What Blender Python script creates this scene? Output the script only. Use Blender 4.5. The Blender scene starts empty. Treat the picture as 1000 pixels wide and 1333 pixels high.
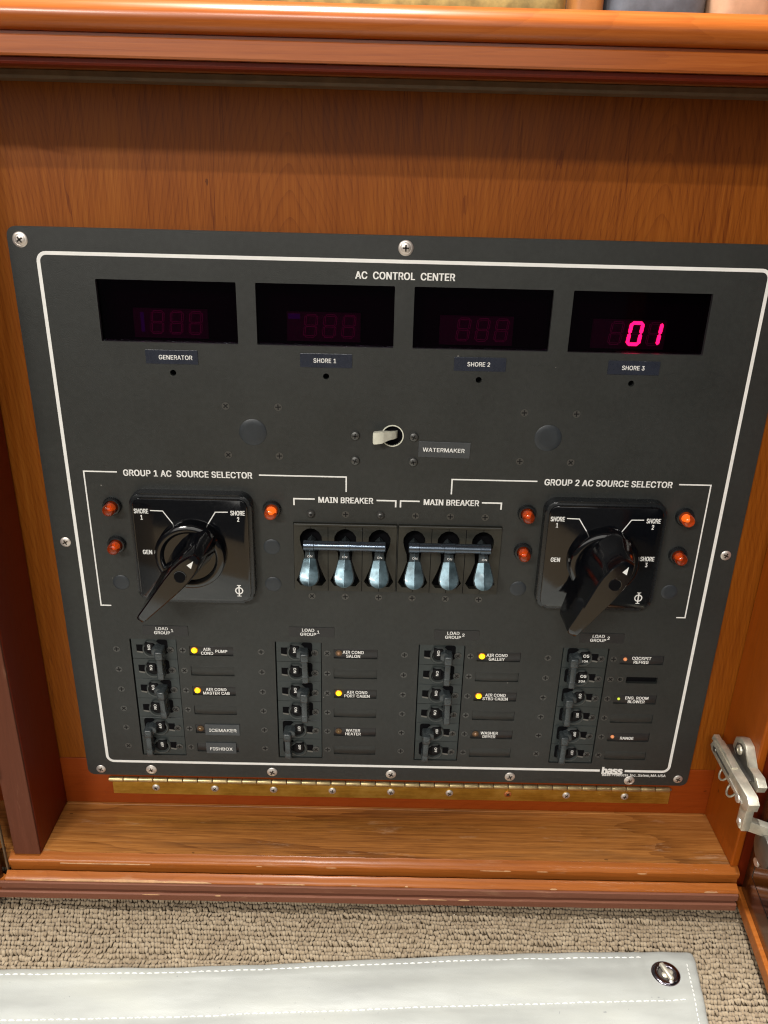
import bpy, bmesh, math, random
from mathutils import Vector, Matrix, noise
random.seed(7)
S = 0.001                                  # everything below is written in millimetres
scene = bpy.context.scene
COL = scene.collection
PI = math.pi

# ------------------------------------------------------------------ camera
cam_d = bpy.data.cameras.new('camera'); cam = bpy.data.objects.new('camera', cam_d); COL.objects.link(cam)
cam.location = (-14.296*S, -539.415*S, 463.357*S)
cam.rotation_mode = 'XYZ'
cam.rotation_euler = (math.radians(66.91345681), math.radians(-1.35214674), math.radians(0.08416101))
cam_d.sensor_fit = 'VERTICAL'; cam_d.sensor_height = 36.0
cam_d.lens = 1044.28/1333*36.0
cam_d.clip_start = 0.01; cam_d.clip_end = 50
scene.camera = cam

# ------------------------------------------------------------------ world + lamps
w = bpy.data.worlds.new('World'); scene.world = w; w.use_nodes = True
bg = w.node_tree.nodes['Background']; bg.inputs[0].default_value = (1.0, 0.95, 0.88, 1); bg.inputs[1].default_value = 0.07
scene.cycles.filter_width = 1.15
def lamp(name, loc, target, sx, sy, watts, color):
    d = bpy.data.lights.new(name, 'AREA'); d.shape = 'RECTANGLE'; d.size = sx; d.size_y = sy; d.energy = watts; d.color = color
    o = bpy.data.objects.new(name, d); COL.objects.link(o); o.location = loc
    o.rotation_euler = (Vector(target)-Vector(loc)).to_track_quat('-Z', 'Y').to_euler()
    return o
lamp('cabin_lamp_front', (-0.95, -1.75, 1.33), (0.0, 0, 0.2), 0.45, 0.03, 21, (1.0, 0.95, 0.88))
lamp('cabin_lamp_front_high', (-0.25, -2.0, 1.72), (0.0, 0, 0.2), 0.5, 0.035, 17, (1.0, 0.97, 0.92))
lamp('bounce_fill', (-0.35, -1.9, 0.95), (0.0, 0, 0.25), 2.0, 0.9, 9, (1.0, 0.96, 0.90))  # added soft fill standing in for light bounced off the cabin
lamp('ceiling_lamp', (-0.15, -0.086, 1.75), (0.0, -0.12, 0), 0.30, 0.012, 66, (1.0, 0.98, 0.94))
scene.view_settings.view_transform = 'Standard'; scene.view_settings.look = 'None'
scene.view_settings.exposure = -0.12; scene.view_settings.gamma = 1.0

# ------------------------------------------------------------------ materials
def newmat(name):
    m = bpy.data.materials.new(name); m.use_nodes = True
    nt = m.node_tree; b = nt.nodes['Principled BSDF']
    return m, nt, b
def N(nt, t, **kw):
    n = nt.nodes.new(t)
    for k, v in kw.items(): setattr(n, k, v)
    return n
def val(n, i, v): n.inputs[i].default_value = v; return n
def math_(nt, op, a, b=None, c=None):
    n = N(nt, 'ShaderNodeMath', operation=op)
    for i, x in enumerate((a, b, c)):
        if x is None: continue
        if isinstance(x, (int, float)): n.inputs[i].default_value = x
        else: nt.links.new(x, n.inputs[i])
    return n.outputs[0]
def noise_(nt, vec, scale, detail=2, rough=0.5, dist=0.0):
    n = N(nt, 'ShaderNodeTexNoise'); val(n, 'Scale', scale); val(n, 'Detail', detail); val(n, 'Roughness', rough); val(n, 'Distortion', dist)
    nt.links.new(vec, n.inputs['Vector']); return n.outputs['Fac']
def mapping(nt, vec, scale, loc=(0, 0, 0), rot=(0, 0, 0)):
    n = N(nt, 'ShaderNodeMapping'); n.inputs['Scale'].default_value = scale; n.inputs['Location'].default_value = loc; n.inputs['Rotation'].default_value = rot
    nt.links.new(vec, n.inputs['Vector']); return n.outputs[0]
def ramp(nt, fac, stops):
    n = N(nt, 'ShaderNodeValToRGB'); e = n.color_ramp.elements
    while len(e) > 1: e.remove(e[-1])
    e[0].position = stops[0][0]; e[0].color = (*stops[0][1], 1)
    for p, c in stops[1:]:
        x = e.new(p); x.color = (*c, 1)
    nt.links.new(fac, n.inputs[0]); return n.outputs[0]
def mix(nt, fac, a, b, mode='MIX'):
    n = N(nt, 'ShaderNodeMix', data_type='RGBA', blend_type=mode)
    for i, x in ((0, fac), (6, a), (7, b)):
        if isinstance(x, (int, float)): n.inputs[i].default_value = x
        elif isinstance(x, tuple): n.inputs[i].default_value = (*x, 1)
        else: nt.links.new(x, n.inputs[i])
    return n.outputs[2]
def bump(nt, b, height, strength, dist):
    n = N(nt, 'ShaderNodeBump'); n.inputs['Strength'].default_value = strength; n.inputs['Distance'].default_value = dist
    nt.links.new(height, n.inputs['Height']); nt.links.new(n.outputs[0], b.inputs['Normal'])
def simple(name, col, rough=0.5, metal=0.0, spec=0.5, coat=0.0, grain=0.0, gscale=900, mottle=0.12):
    """plain paint / plastic / metal with faint mottling and optional fine relief"""
    m, nt, b = newmat(name)
    g = N(nt, 'ShaderNodeNewGeometry').outputs['Position']
    f = noise_(nt, g, 90, 4, 0.6)
    lo = tuple(c*(1-mottle) for c in col); hi = tuple(min(1, c*(1+mottle)) for c in col)
    nt.links.new(ramp(nt, f, [(0.3, lo), (0.7, hi)]), b.inputs['Base Color'])
    b.inputs['Metallic'].default_value = metal; b.inputs['Specular IOR Level'].default_value = spec
    r = math_(nt, 'MULTIPLY_ADD', noise_(nt, g, 300, 3), 0.16, rough-0.08); nt.links.new(r, b.inputs['Roughness'])
    b.inputs['Coat Weight'].default_value = coat; b.inputs['Coat Roughness'].default_value = 0.08
    if grain: bump(nt, b, noise_(nt, g, gscale, 2), grain, 0.0003)
    return m
def glow(name, col, strength, base=(0.1, 0.1, 0.1)):
    m, nt, b = newmat(name); b.inputs['Base Color'].default_value = (*base, 1)
    b.inputs['Emission Color'].default_value = (*col, 1); b.inputs['Emission Strength'].default_value = strength
    b.inputs['Roughness'].default_value = 0.3
    return m
def wood(name, dark, mid, light, axis='Z', rough=0.38, freq=1.0, contrast=1.0, seed=0.0, coat=0.04, wear=0.0, spec=0.22, arches=None):
    """grain runs along `axis`; the figure is the contour lines of a noise field tilted along the grain (gives cathedral arches)"""
    m, nt, b = newmat(name)
    g = N(nt, 'ShaderNodeNewGeometry').outputs['Position']
    rot = {'Z': (0, 0, 0), 'X': (0, PI/2, 0), 'Y': (PI/2, 0, 0)}[axis]
    v = mapping(nt, g, (1, 1, 1), (seed, seed*0.7, seed*0.3), rot)
    big = noise_(nt, mapping(nt, v, (5.5*freq, 5.5*freq, 0.9*freq)), 1.0, 2, 0.45)
    sep = N(nt, 'ShaderNodeSeparateXYZ'); nt.links.new(v, sep.inputs[0])
    f = math_(nt, 'MULTIPLY_ADD', big, 1.7, math_(nt, 'MULTIPLY', sep.outputs[2], 0.22*freq))
    f = math_(nt, 'MULTIPLY_ADD', noise_(nt, mapping(nt, v, (60, 60, 6)), 1.0, 3), 0.035, f)
    if arches:
        gs = N(nt, 'ShaderNodeSeparateXYZ'); nt.links.new(g, gs.inputs[0]); P = None
        for xc in arches:
            dx = math_(nt, 'ABSOLUTE', math_(nt, 'SUBTRACT', math_(nt, 'MULTIPLY_ADD', noise_(nt, mapping(nt, g, (30, 30, 12)), 1.0, 2), 0.012, gs.outputs[0]), xc))
            q = math_(nt, 'DIVIDE', math_(nt, 'MULTIPLY', math_(nt, 'MULTIPLY', dx, dx), 5.0), math_(nt, 'ADD', dx, 0.02))
            P = q if P is None else math_(nt, 'MINIMUM', P, q)
        f = math_(nt, 'ADD', math_(nt, 'ADD', gs.outputs[2], P), math_(nt, 'MULTIPLY', noise_(nt, mapping(nt, g, (22, 22, 9)), 1.0, 4), 0.05))
        f = math_(nt, 'MULTIPLY', f, 1.9)
    fr = math_(nt, 'FRACT', math_(nt, 'MULTIPLY', f, 34.0))
    line = math_(nt, 'POWER', fr, 5.0)
    fine = noise_(nt, mapping(nt, v, (420, 420, 9)), 1.0, 3, 0.6)
    pore = noise_(nt, mapping(nt, v, (1500, 1500, 60)), 1.0, 2, 0.5)
    broad = noise_(nt, mapping(nt, v, (14, 14, 2.5)), 1.0, 3, 0.5)
    t = math_(nt, 'MULTIPLY_ADD', fine, 0.70*contrast, 0.50-0.35*contrast)
    t = math_(nt, 'MULTIPLY_ADD', line, (-0.20 if arches else -0.17)*contrast, t)
    t = math_(nt, 'MULTIPLY_ADD', math_(nt, 'SUBTRACT', broad, 0.5), 0.7*contrast, t)
    t = math_(nt, 'MULTIPLY_ADD', math_(nt, 'SUBTRACT', pore, 0.5), 0.45*contrast, t)
    if arches:                                       # long thin pore lines, some broken
        pl = math_(nt, 'ABSOLUTE', math_(nt, 'SUBTRACT', noise_(nt, mapping(nt, v, (75, 75, 2.2)), 1.0, 2, 0.45), 0.5))
        brk = noise_(nt, mapping(nt, v, (60, 60, 28)), 1.0, 2)
        t = math_(nt, 'MULTIPLY_ADD', math_(nt, 'MULTIPLY', math_(nt, 'LESS_THAN', pl, 0.006), math_(nt, 'GREATER_THAN', brk, 0.45)), -0.17, t)
    c = ramp(nt, t, [(0.12, dark), (0.5, mid), (0.88, light)])
    # little knots / gum flecks
    vor = N(nt, 'ShaderNodeTexVoronoi'); nt.links.new(mapping(nt, v, (38, 38, 22)), vor.inputs['Vector']); vor.inputs['Scale'].default_value = 1.0
    fleck = math_(nt, 'LESS_THAN', math_(nt, 'MULTIPLY_ADD', noise_(nt, mapping(nt, v, (500, 500, 200)), 1.0, 2), 0.12, vor.outputs['Distance']), 0.085)
    c = mix(nt, math_(nt, 'MULTIPLY', fleck, 0.6), c, tuple(x*0.35 for x in dark))
    if wear:
        wn = noise_(nt, mapping(nt, v, (120, 120, 25)), 1.0, 5, 0.7)
        wm = N(nt, 'ShaderNodeMapRange'); wm.inputs['From Min'].default_value = 0.60; wm.inputs['From Max'].default_value = 0.72; nt.links.new(wn, wm.inputs['Value'])
        c = mix(nt, math_(nt, 'MULTIPLY', wm.outputs[0], wear), c, (0.55, 0.33, 0.19))
        wn2 = noise_(nt, mapping(nt, v, (90, 90, 7), (3, 1, 2)), 1.0, 4, 0.65)
        wm2 = N(nt, 'ShaderNodeMapRange'); wm2.inputs['From Min'].default_value = 0.52; wm2.inputs['From Max'].default_value = 0.72; nt.links.new(wn2, wm2.inputs['Value'])
        c = mix(nt, math_(nt, 'MULTIPLY', wm2.outputs[0], wear*0.9), c, (0.10, 0.045, 0.018))
    nt.links.new(c, b.inputs['Base Color'])
    nt.links.new(math_(nt, 'MULTIPLY_ADD', fine, 0.18, rough-0.09), b.inputs['Roughness'])
    b.inputs['Coat Weight'].default_value = coat; b.inputs['Coat Roughness'].default_value = 0.22; b.inputs['Specular IOR Level'].default_value = spec
    bump(nt, b, math_(nt, 'MULTIPLY_ADD', pore, 0.5, fine), 0.18, 0.0002)
    return m
M = {}
M['wood_back'] = wood('cherry_back', (0.12, 0.024, 0.0015), (0.25, 0.066, 0.0045), (0.35, 0.115, 0.011), 'Z', rough=0.42, contrast=0.8, arches=(-0.069, 0.167, -0.36, 0.42))
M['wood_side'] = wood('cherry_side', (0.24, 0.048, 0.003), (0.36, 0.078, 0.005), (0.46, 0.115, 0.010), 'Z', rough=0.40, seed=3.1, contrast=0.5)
M['wood_shaded'] = wood('cherry_shaded_side', (0.10, 0.009, 0.0015), (0.16, 0.016, 0.003), (0.21, 0.026, 0.005), 'Z', rough=0.45, seed=5.1, contrast=0.45)  # darker copy of the side cherry; the shade is put into its colour
M['wood_rail'] = wood('cherry_rail', (0.17, 0.026, 0.003), (0.27, 0.046, 0.005), (0.36, 0.075, 0.010), 'X', rough=0.40, seed=1.7, contrast=0.5)
M['wood_shelf'] = wood('worn_shelf', (0.17, 0.055, 0.012), (0.43, 0.165, 0.037), (0.62, 0.29, 0.085), 'X', rough=0.40, freq=0.8, seed=2.3, contrast=1.15, coat=0.15, wear=0.55)
M['wood_sill'] = wood('worn_sill', (0.23, 0.058, 0.008), (0.37, 0.105, 0.015), (0.48, 0.16, 0.032), 'X', rough=0.42, freq=1.2, seed=4.9, contrast=0.6, coat=0.2, wear=0.25)
M['wood_lip'] = wood('matt_lip', (0.15, 0.055, 0.032), (0.22, 0.085, 0.050), (0.30, 0.13, 0.08), 'X', rough=0.55, seed=8.2, contrast=0.4, coat=0.0, wear=0.2)
M['wood_edge'] = wood('dusty_edge', (0.085, 0.026, 0.012), (0.13, 0.040, 0.020), (0.20, 0.068, 0.038), 'Z', rough=0.6, seed=9.2, contrast=0.4, coat=0.0, wear=0.15)
M['wood_trim'] = wood('varnished_trim', (0.26, 0.055, 0.007), (0.40, 0.100, 0.014), (0.50, 0.155, 0.030), 'X', rough=0.30, seed=6.6, contrast=0.7, coat=0.38, spec=0.3)
M['wood_door'] = wood('dark_door', (0.030, 0.008, 0.003), (0.060, 0.016, 0.006), (0.09, 0.025, 0.009), 'Z', rough=0.22, seed=7.7, contrast=0.5, coat=0.9)
M['cleat'] = simple('grey_cleat', (0.13, 0.085, 0.045), 0.6, mottle=0.25)
M['raw_wood'] = simple('bare_chipped_wood', (0.55, 0.31, 0.15), 0.7, mottle=0.25)
def panel_mat():
    m, nt, b = newmat('black_textured_panel')
    g = N(nt, 'ShaderNodeNewGeometry').outputs['Position']
    f = noise_(nt, g, 14, 5, 0.65); f2 = noise_(nt, g, 260, 3, 0.6)
    c = ramp(nt, math_(nt, 'MULTIPLY_ADD', f2, 0.4, math_(nt, 'MULTIPLY', f, 0.6)), [(0.3, (0.019, 0.021, 0.0198)), (0.7, (0.035, 0.038, 0.036))])
    v = N(nt, 'ShaderNodeTexVoronoi'); nt.links.new(mapping(nt, g, (75, 75, 75)), v.inputs['Vector']); v.inputs['Scale'].default_value = 1.0; v.inputs['Randomness'].default_value = 1.0
    pick = N(nt, 'ShaderNodeSeparateXYZ'); nt.links.new(v.outputs['Color'], pick.inputs[0])
    rad = math_(nt, 'MULTIPLY', math_(nt, 'GREATER_THAN', pick.outputs[0], 0.80), math_(nt, 'MULTIPLY_ADD', pick.outputs[1], 0.035, 0.012))
    dust = math_(nt, 'LESS_THAN', v.outputs['Distance'], rad)
    c = mix(nt, math_(nt, 'MULTIPLY', dust, 0.5), c, (0.30, 0.29, 0.26))
    sc = noise_(nt, mapping(nt, g, (600, 600, 14), (0, 0, 0), (0, 0.5, 0)), 1.0, 2); sc2 = noise_(nt, mapping(nt, g, (18, 18, 18), (2, 2, 2)), 1.0, 2)
    scr = math_(nt, 'MULTIPLY', math_(nt, 'GREATER_THAN', sc, 0.80), math_(nt, 'GREATER_THAN', sc2, 0.55))
    c = mix(nt, math_(nt, 'MULTIPLY', scr, 0.10), c, (0.3, 0.3, 0.28))
    nt.links.new(c, b.inputs['Base Color']); b.inputs['Specular IOR Level'].default_value = 0.5
    nt.links.new(math_(nt, 'MULTIPLY_ADD', noise_(nt, g, 9, 5, 0.7), 0.28, 0.30), b.inputs['Roughness'])
    bump(nt, b, noise_(nt, g, 1500, 2), 0.35, 0.0003)
    return m
M['panel'] = panel_mat()
M['cut'] = simple('cut_edge_grey', (0.16, 0.155, 0.14), 0.5)
M['ink'] = simple('white_silkscreen', (0.92, 0.92, 0.89), 0.5, mottle=0.05)
M['plate'] = simple('name_plate_black', (0.021, 0.021, 0.022), 0.38, spec=0.5)
M['plate_blue'] = simple('name_plate_bluish', (0.022, 0.027, 0.042), 0.28, spec=0.5)
M['tape'] = simple('label_tape_grey', (0.055, 0.062, 0.068), 0.32, spec=0.6)
M['brk'] = simple('breaker_black', (0.024, 0.032, 0.032), 0.34, spec=0.55, grain=0.1)
M['mainb'] = simple('main_breaker_body', (0.028, 0.028, 0.022), 0.38, spec=0.55, grain=0.15)
M['void'] = simple('dark_cavity', (0.003, 0.003, 0.004), 0.8, spec=0.1)
M['gloss'] = simple('gloss_black', (0.003, 0.0035, 0.005), 0.12, spec=0.6, coat=0.5)
M['gloss_frame'] = simple('satin_black_frame', (0.010, 0.012, 0.014), 0.28, spec=0.6)
M['toggle'] = simple('toggle_black', (0.046, 0.056, 0.060), 0.27, spec=0.6)
M['barrel'] = simple('toggle_barrel', (0.007, 0.007, 0.008), 0.6, spec=0.2)
M['lever'] = simple('lever_grey_blue', (0.105, 0.165, 0.195), 0.33, metal=0.6, spec=0.6, coat=0.15, mottle=0.55)
M['bar'] = simple('handle_tie_bar', (0.12, 0.15, 0.19), 0.22, metal=0.85)
M['chrome'] = simple('stainless', (0.74, 0.69, 0.64), 0.42, metal=0.75, mottle=0.2)
M['steel'] = simple('zinc_steel', (0.70, 0.66, 0.54), 0.46, metal=0.7, mottle=0.25)
M['steel_dark'] = simple('dull_steel', (0.22, 0.21, 0.19), 0.4, metal=0.9)
M['nickel'] = simple('purplish_nickel', (0.30, 0.27, 0.31), 0.16, metal=1.0, mottle=0.3)
M['copper'] = simple('coppery_screw', (0.75, 0.34, 0.16), 0.3, metal=1.0)
M['slot'] = simple('drive_recess', (0.03, 0.022, 0.015), 0.5, mottle=0.3)
M['blk_screw'] = simple('black_screw', (0.085, 0.085, 0.08), 0.36, metal=0.4, spec=0.8)
M['blk_slot'] = simple('black_recess', (0.004, 0.004, 0.004), 0.6)
M['plug'] = simple('blanking_plug', (0.028, 0.034, 0.040), 0.42, spec=0.5)
M['white_plastic'] = simple('ivory_plastic', (0.74, 0.74, 0.62), 0.32)
def brass_mat():
    m, nt, b = newmat('aged_brass')
    g = N(nt, 'ShaderNodeNewGeometry').outputs['Position']
    f = noise_(nt, mapping(nt, g, (35, 35, 60)), 1.0, 5, 0.65)
    f2 = noise_(nt, mapping(nt, g, (25, 400, 900)), 1.0, 2)
    c = ramp(nt, math_(nt, 'MULTIPLY_ADD', f2, 0.25, math_(nt, 'MULTIPLY', f, 0.85)), [(0.3, (0.26, 0.135, 0.018)), (0.55, (0.52, 0.31, 0.045)), (0.8, (0.72, 0.48, 0.11))])
    nt.links.new(c, b.inputs['Base Color']); b.inputs['Metallic'].default_value = 0.85
    nt.links.new(math_(nt, 'MULTIPLY_ADD', f, 0.3, 0.22), b.inputs['Roughness'])
    return m
M['brass'] = brass_mat()
M['brass_knuckle'] = simple('worn_brass_knuckle', (0.66, 0.52, 0.27), 0.40, metal=0.9, mottle=0.3)
def filt():
    m = bpy.data.materials.new('smoked_red_filter'); m.use_nodes = True; nt = m.node_tree; nt.nodes.clear()
    out = N(nt, 'ShaderNodeOutputMaterial'); tr = N(nt, 'ShaderNodeBsdfTransparent'); tr.inputs[0].default_value = (0.60, 0.22, 0.50, 1)
    gl = N(nt, 'ShaderNodeBsdfGlossy'); gl.inputs['Roughness'].default_value = 0.06; gl.inputs[0].default_value = (0.8, 0.85, 1, 1)
    fr = N(nt, 'ShaderNodeFresnel'); fr.inputs[0].default_value = 1.45; mx = N(nt, 'ShaderNodeMixShader')
    nt.links.new(math_(nt, 'MULTIPLY', fr.outputs[0], 0.5), mx.inputs[0]); nt.links.new(tr.outputs[0], mx.inputs[1]); nt.links.new(gl.outputs[0], mx.inputs[2]); nt.links.new(mx.outputs[0], out.inputs[0])
    return m
M['filter'] = filt()
M['seg_ghost'] = glow('segment_off_glow', (0.34, 0.02, 0.14), 0.20, (0.10, 0.02, 0.06))  # unlit segments, given a faint emission so their outlines show
M['seg_on'] = glow('segment_lit', (1.0, 0.03, 0.12), 11.0, (0.4, 0.02, 0.1))
M['glow_violet'] = glow('violet_glow', (0.16, 0.01, 0.55), 0.10, (0.02, 0.0, 0.04))  # violet glow beside the digits, drawn as a dim emissive patch
M['digit_face'] = glow('digit_module', (0.05, 0.0, 0.03), 0.16, (0.012, 0.004, 0.012))  # weak emission added so the unlit module shows behind the filter
M['led_on'] = glow('led_yellow_lit', (1.0, 0.72, 0.0), 3.2, (0.6, 0.45, 0.05))
M['led_halo'] = simple('led_amber_bezel', (0.11, 0.06, 0.025), 0.4)
M['led_halo_lit'] = glow('led_amber_glow_ring', (1.0, 0.30, 0.0), 0.45, (0.35, 0.12, 0.01))  # emissive ring paints the orange halo round a lit LED
M['led_off'] = simple('led_dull', (0.36, 0.19, 0.10), 0.25, coat=0.6)
M['led_brown'] = simple('led_brown_off', (0.20, 0.12, 0.045), 0.25, coat=0.6)
M['led_orange'] = glow('led_orange_dim', (1.0, 0.35, 0.12), 0.5, (0.5, 0.2, 0.1))
M['led_green'] = glow('led_yellow_green', (0.7, 0.8, 0.05), 0.9, (0.3, 0.35, 0.05))
def lens_mat(name, glow_s):
    m, nt, b = newmat(name)
    b.inputs['Base Color'].default_value = (0.72, 0.07, 0.008, 1); b.inputs['Roughness'].default_value = 0.10
    b.inputs['Transmission Weight'].default_value = 0.75; b.inputs['IOR'].default_value = 1.45
    b.inputs['Coat Weight'].default_value = 0.6
    b.inputs['Emission Color'].default_value = (1.0, 0.14, 0.02, 1); b.inputs['Emission Strength'].default_value = glow_s
    return m
M['lens'] = lens_mat('amber_lens', 0.02); M['lens_lit'] = lens_mat('amber_lens_glowing', 0.16)
M['lens_core'] = glow('lamp_filament', (1.0, 0.45, 0.08), 0.35, (0.7, 0.3, 0.08))
M['lens_core_lit'] = glow('lamp_filament_lit', (1.0, 0.5, 0.1), 1.6, (0.8, 0.4, 0.1))
def carpet_mat():
    m, nt, b = newmat('loop_pile_carpet')
    g = N(nt, 'ShaderNodeNewGeometry')
    f = noise_(nt, g.outputs['Position'], 55, 3, 0.6)
    f2 = noise_(nt, g.outputs['Position'], 700, 2)
    oi = N(nt, 'ShaderNodeAttribute'); oi.attribute_name = 'tone'
    t = math_(nt, 'ADD', math_(nt, 'MULTIPLY', f, 0.5), math_(nt, 'MULTIPLY_ADD', oi.outputs['Fac'], 0.4, math_(nt, 'MULTIPLY', f2, 0.15)))
    c = ramp(nt, t, [(0.25, (0.245, 0.18, 0.115)), (0.55, (0.36, 0.28, 0.185)), (0.85, (0.48, 0.39, 0.27))])
    nt.links.new(c, b.inputs['Base Color']); b.inputs['Roughness'].default_value = 0.9; b.inputs['Specular IOR Level'].default_value = 0.15
    b.inputs['Sheen Weight'].default_value = 0.25
    bump(nt, b, noise_(nt, mapping(nt, g.outputs['Position'], (3600, 1300, 1300)), 1.0, 2), 0.9, 0.0005)
    return m
M['carpet'] = carpet_mat()
M['carpet_base'] = simple('carpet_backing', (0.25, 0.19, 0.12), 0.95, spec=0.1)
def vinyl():
    m, nt, b = newmat('white_vinyl_cloth')
    g = N(nt, 'ShaderNodeNewGeometry').outputs['Position']
    f = noise_(nt, mapping(nt, g, (7, 24, 10), (0, 0, 0), (0, 0, 0.04)), 1.0, 4, 0.6)
    sp = noise_(nt, g, 420, 0)
    c = ramp(nt, f, [(0.25, (0.25, 0.255, 0.24)), (0.55, (0.355, 0.362, 0.335)), (0.75, (0.395, 0.40, 0.36))])
    c = mix(nt, math_(nt, 'GREATER_THAN', sp, 0.86), c, (0.25, 0.26, 0.25))
    nt.links.new(c, b.inputs['Base Color']); b.inputs['Roughness'].default_value = 0.42
    bump(nt, b, math_(nt, 'MULTIPLY_ADD', noise_(nt, g, 1800, 2), 0.10, noise_(nt, mapping(nt, g, (14, 40, 10)), 1.0, 3, 0.5)), 0.5, 0.002)
    return m
M['vinyl'] = vinyl()
M['thread'] = simple('white_thread', (0.82, 0.82, 0.78), 0.6)
M['hem'] = M['vinyl']
M['cloth_gold'] = simple('gold_cloth', (0.42, 0.32, 0.11), 0.7, mottle=0.45)
M['cloth_grey'] = simple('blue_grey_cloth', (0.13, 0.15, 0.18), 0.6, mottle=0.3)
M['cloth_tan'] = simple('tan_cloth', (0.60, 0.36, 0.22), 0.6)
M['cloth_brown'] = simple('brown_cloth', (0.45, 0.19, 0.05), 0.5)
M['cloth_pale'] = simple('pale_grey_cloth', (0.45, 0.44, 0.43), 0.6)

# ------------------------------------------------------------------ object helpers
WL = {}
def link(name, data, parent=None, loc=(0, 0, 0), label=None, cat=None, group=None, kind=None, world=True):
    """loc is in world millimetres; the object is parented without rotation, so its own location is relative"""
    o = bpy.data.objects.new(name, data); COL.objects.link(o)
    pl = WL[parent.name] if parent else (0, 0, 0)
    if parent: o.parent = parent
    o.location = tuple((a-b)*S for a, b in zip(loc, pl))
    WL[o.name] = tuple(loc)
    if label: o['label'] = label
    if cat: o['category'] = cat
    if group: o['group'] = group
    if kind: o['kind'] = kind
    return o
def mesh(bm, mat, smooth=0, keep=False):
    """bmesh in mm -> mesh in metres"""
    bmesh.ops.recalc_face_normals(bm, faces=bm.faces) if not keep else None
    me = bpy.data.meshes.new('m')
    if smooth:
        for f in bm.faces: f.smooth = True
        for e in bm.edges:
            if len(e.link_faces) == 2 and e.calc_face_angle(0) > math.radians(smooth): e.smooth = False
    bm.to_mesh(me); bm.free()
    me.transform(Matrix.Scale(S, 4))
    for mt in (mat if isinstance(mat, (list, tuple)) else [mat]): me.materials.append(mt)
    return me
def part(name, bm, mat, parent, loc=(0, 0, 0), smooth=0, label=None, **kw):
    return link(name, mesh(bm, mat, smooth), parent, loc, label, **kw)
def B(): return bmesh.new()
def box(bm, x0, x1, y0, y1, z0, z1, bev=0, seg=2, mi=0):
    r = bmesh.ops.create_cube(bm, size=1)
    vs = r['verts']
    for v in vs:
        v.co.x = x1 if v.co.x > 0 else x0; v.co.y = y1 if v.co.y > 0 else y0; v.co.z = z1 if v.co.z > 0 else z0
    fs = set(f for v in vs for f in v.link_faces)
    for f in fs: f.material_index = mi
    if bev:
        es = set(e for v in vs for e in v.link_edges)
        bmesh.ops.bevel(bm, geom=list(es), offset=bev, segments=seg, profile=0.5, affect='EDGES')
    return bm
def rot_new(bm, start, mat):
    for v in list(bm.verts)[start:]: v.co = mat @ v.co
def lathe(bm, prof, n=24, axis='Y', c=(0, 0, 0), mi=0):
    """profile [(radius, height)] turned about an axis; height runs along -Y (towards the viewer) for axis Y, +Z for Z, +X for X"""
    rings = []
    for r, h in prof:
        if r < 1e-6:
            p = [(0, 0, h)]
        else: p = [(r*math.cos(2*PI*i/n), r*math.sin(2*PI*i/n), h) for i in range(n)]
        out = []
        for a, b, t in p:
            q = {'Y': (a, -t, b), 'Z': (a, b, t), 'X': (t, a, b)}[axis]
            out.append(bm.verts.new((q[0]+c[0], q[1]+c[1], q[2]+c[2])))
        rings.append(out)
    for A, Bq in zip(rings, rings[1:]):
        for i in range(n):
            j = (i+1) % n
            if len(A) == 1 and len(Bq) == 1: continue
            if len(A) == 1: f = bm.faces.new((A[0], Bq[i], Bq[j]))
            elif len(Bq) == 1: f = bm.faces.new((A[i], A[j], Bq[0]))
            else: f = bm.faces.new((A[i], A[j], Bq[j], Bq[i]))
            f.material_index = mi
    return bm
def prism(bm, pts, y0, y1, bev=0, mi=0):
    """outline in XZ, thickness y0 (back) .. y1 (front, smaller)"""
    a = [bm.verts.new((x, y0, z)) for x, z in pts]; b = [bm.verts.new((x, y1, z)) for x, z in pts]
    n = len(pts); fs = [bm.faces.new(a), bm.faces.new(list(reversed(b)))]
    for i in range(n): fs.append(bm.faces.new((a[i], b[i], b[(i+1) % n], a[(i+1) % n])))
    for f in fs: f.material_index = mi
    if bev:
        es = [e for e in fs[1].edges]
        bmesh.ops.bevel(bm, geom=es, offset=bev, segments=2, profile=0.5, affect='EDGES')
    return bm
def rrect(x0, x1, z0, z1, r, n=5):
    p = []
    for cx, cz, a0 in ((x1-r, z1-r, 0), (x0+r, z1-r, 90), (x0+r, z0+r, 180), (x1-r, z0+r, 270)):
        for i in range(n+1):
            a = math.radians(a0+90*i/n); p.append((cx+r*math.cos(a), cz+r*math.sin(a)))
    return p
def circ(cx, cz, r, n=20): return [(cx+r*math.cos(2*PI*i/n), cz+r*math.sin(2*PI*i/n)) for i in range(n)]
def holed(outlines, y_back, y_front):
    """a sheet with holes: first outline is the rim, the others are holes; built with a filled 2-D curve"""
    cu = bpy.data.curves.new('c', 'CURVE'); cu.dimensions = '2D'; cu.fill_mode = 'BOTH'
    for o in outlines:
        sp = cu.splines.new('POLY'); sp.points.add(len(o)-1); sp.use_cyclic_u = True
        for i, (x, z) in enumerate(o): sp.points[i].co = (x, z, 0, 1)
    cu.extrude = abs(y_back-y_front)/2
    ob = bpy.data.objects.new('t', cu); me = bpy.data.meshes.new_from_object(ob)
    bm = bmesh.new(); bm.from_mesh(me); bpy.data.objects.remove(ob); bpy.data.curves.remove(cu); bpy.data.meshes.remove(me)
    mid = (y_back+y_front)/2
    for v in bm.verts: v.co = (v.co.x, mid-v.co.z, v.co.y)
    return bm
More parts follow.
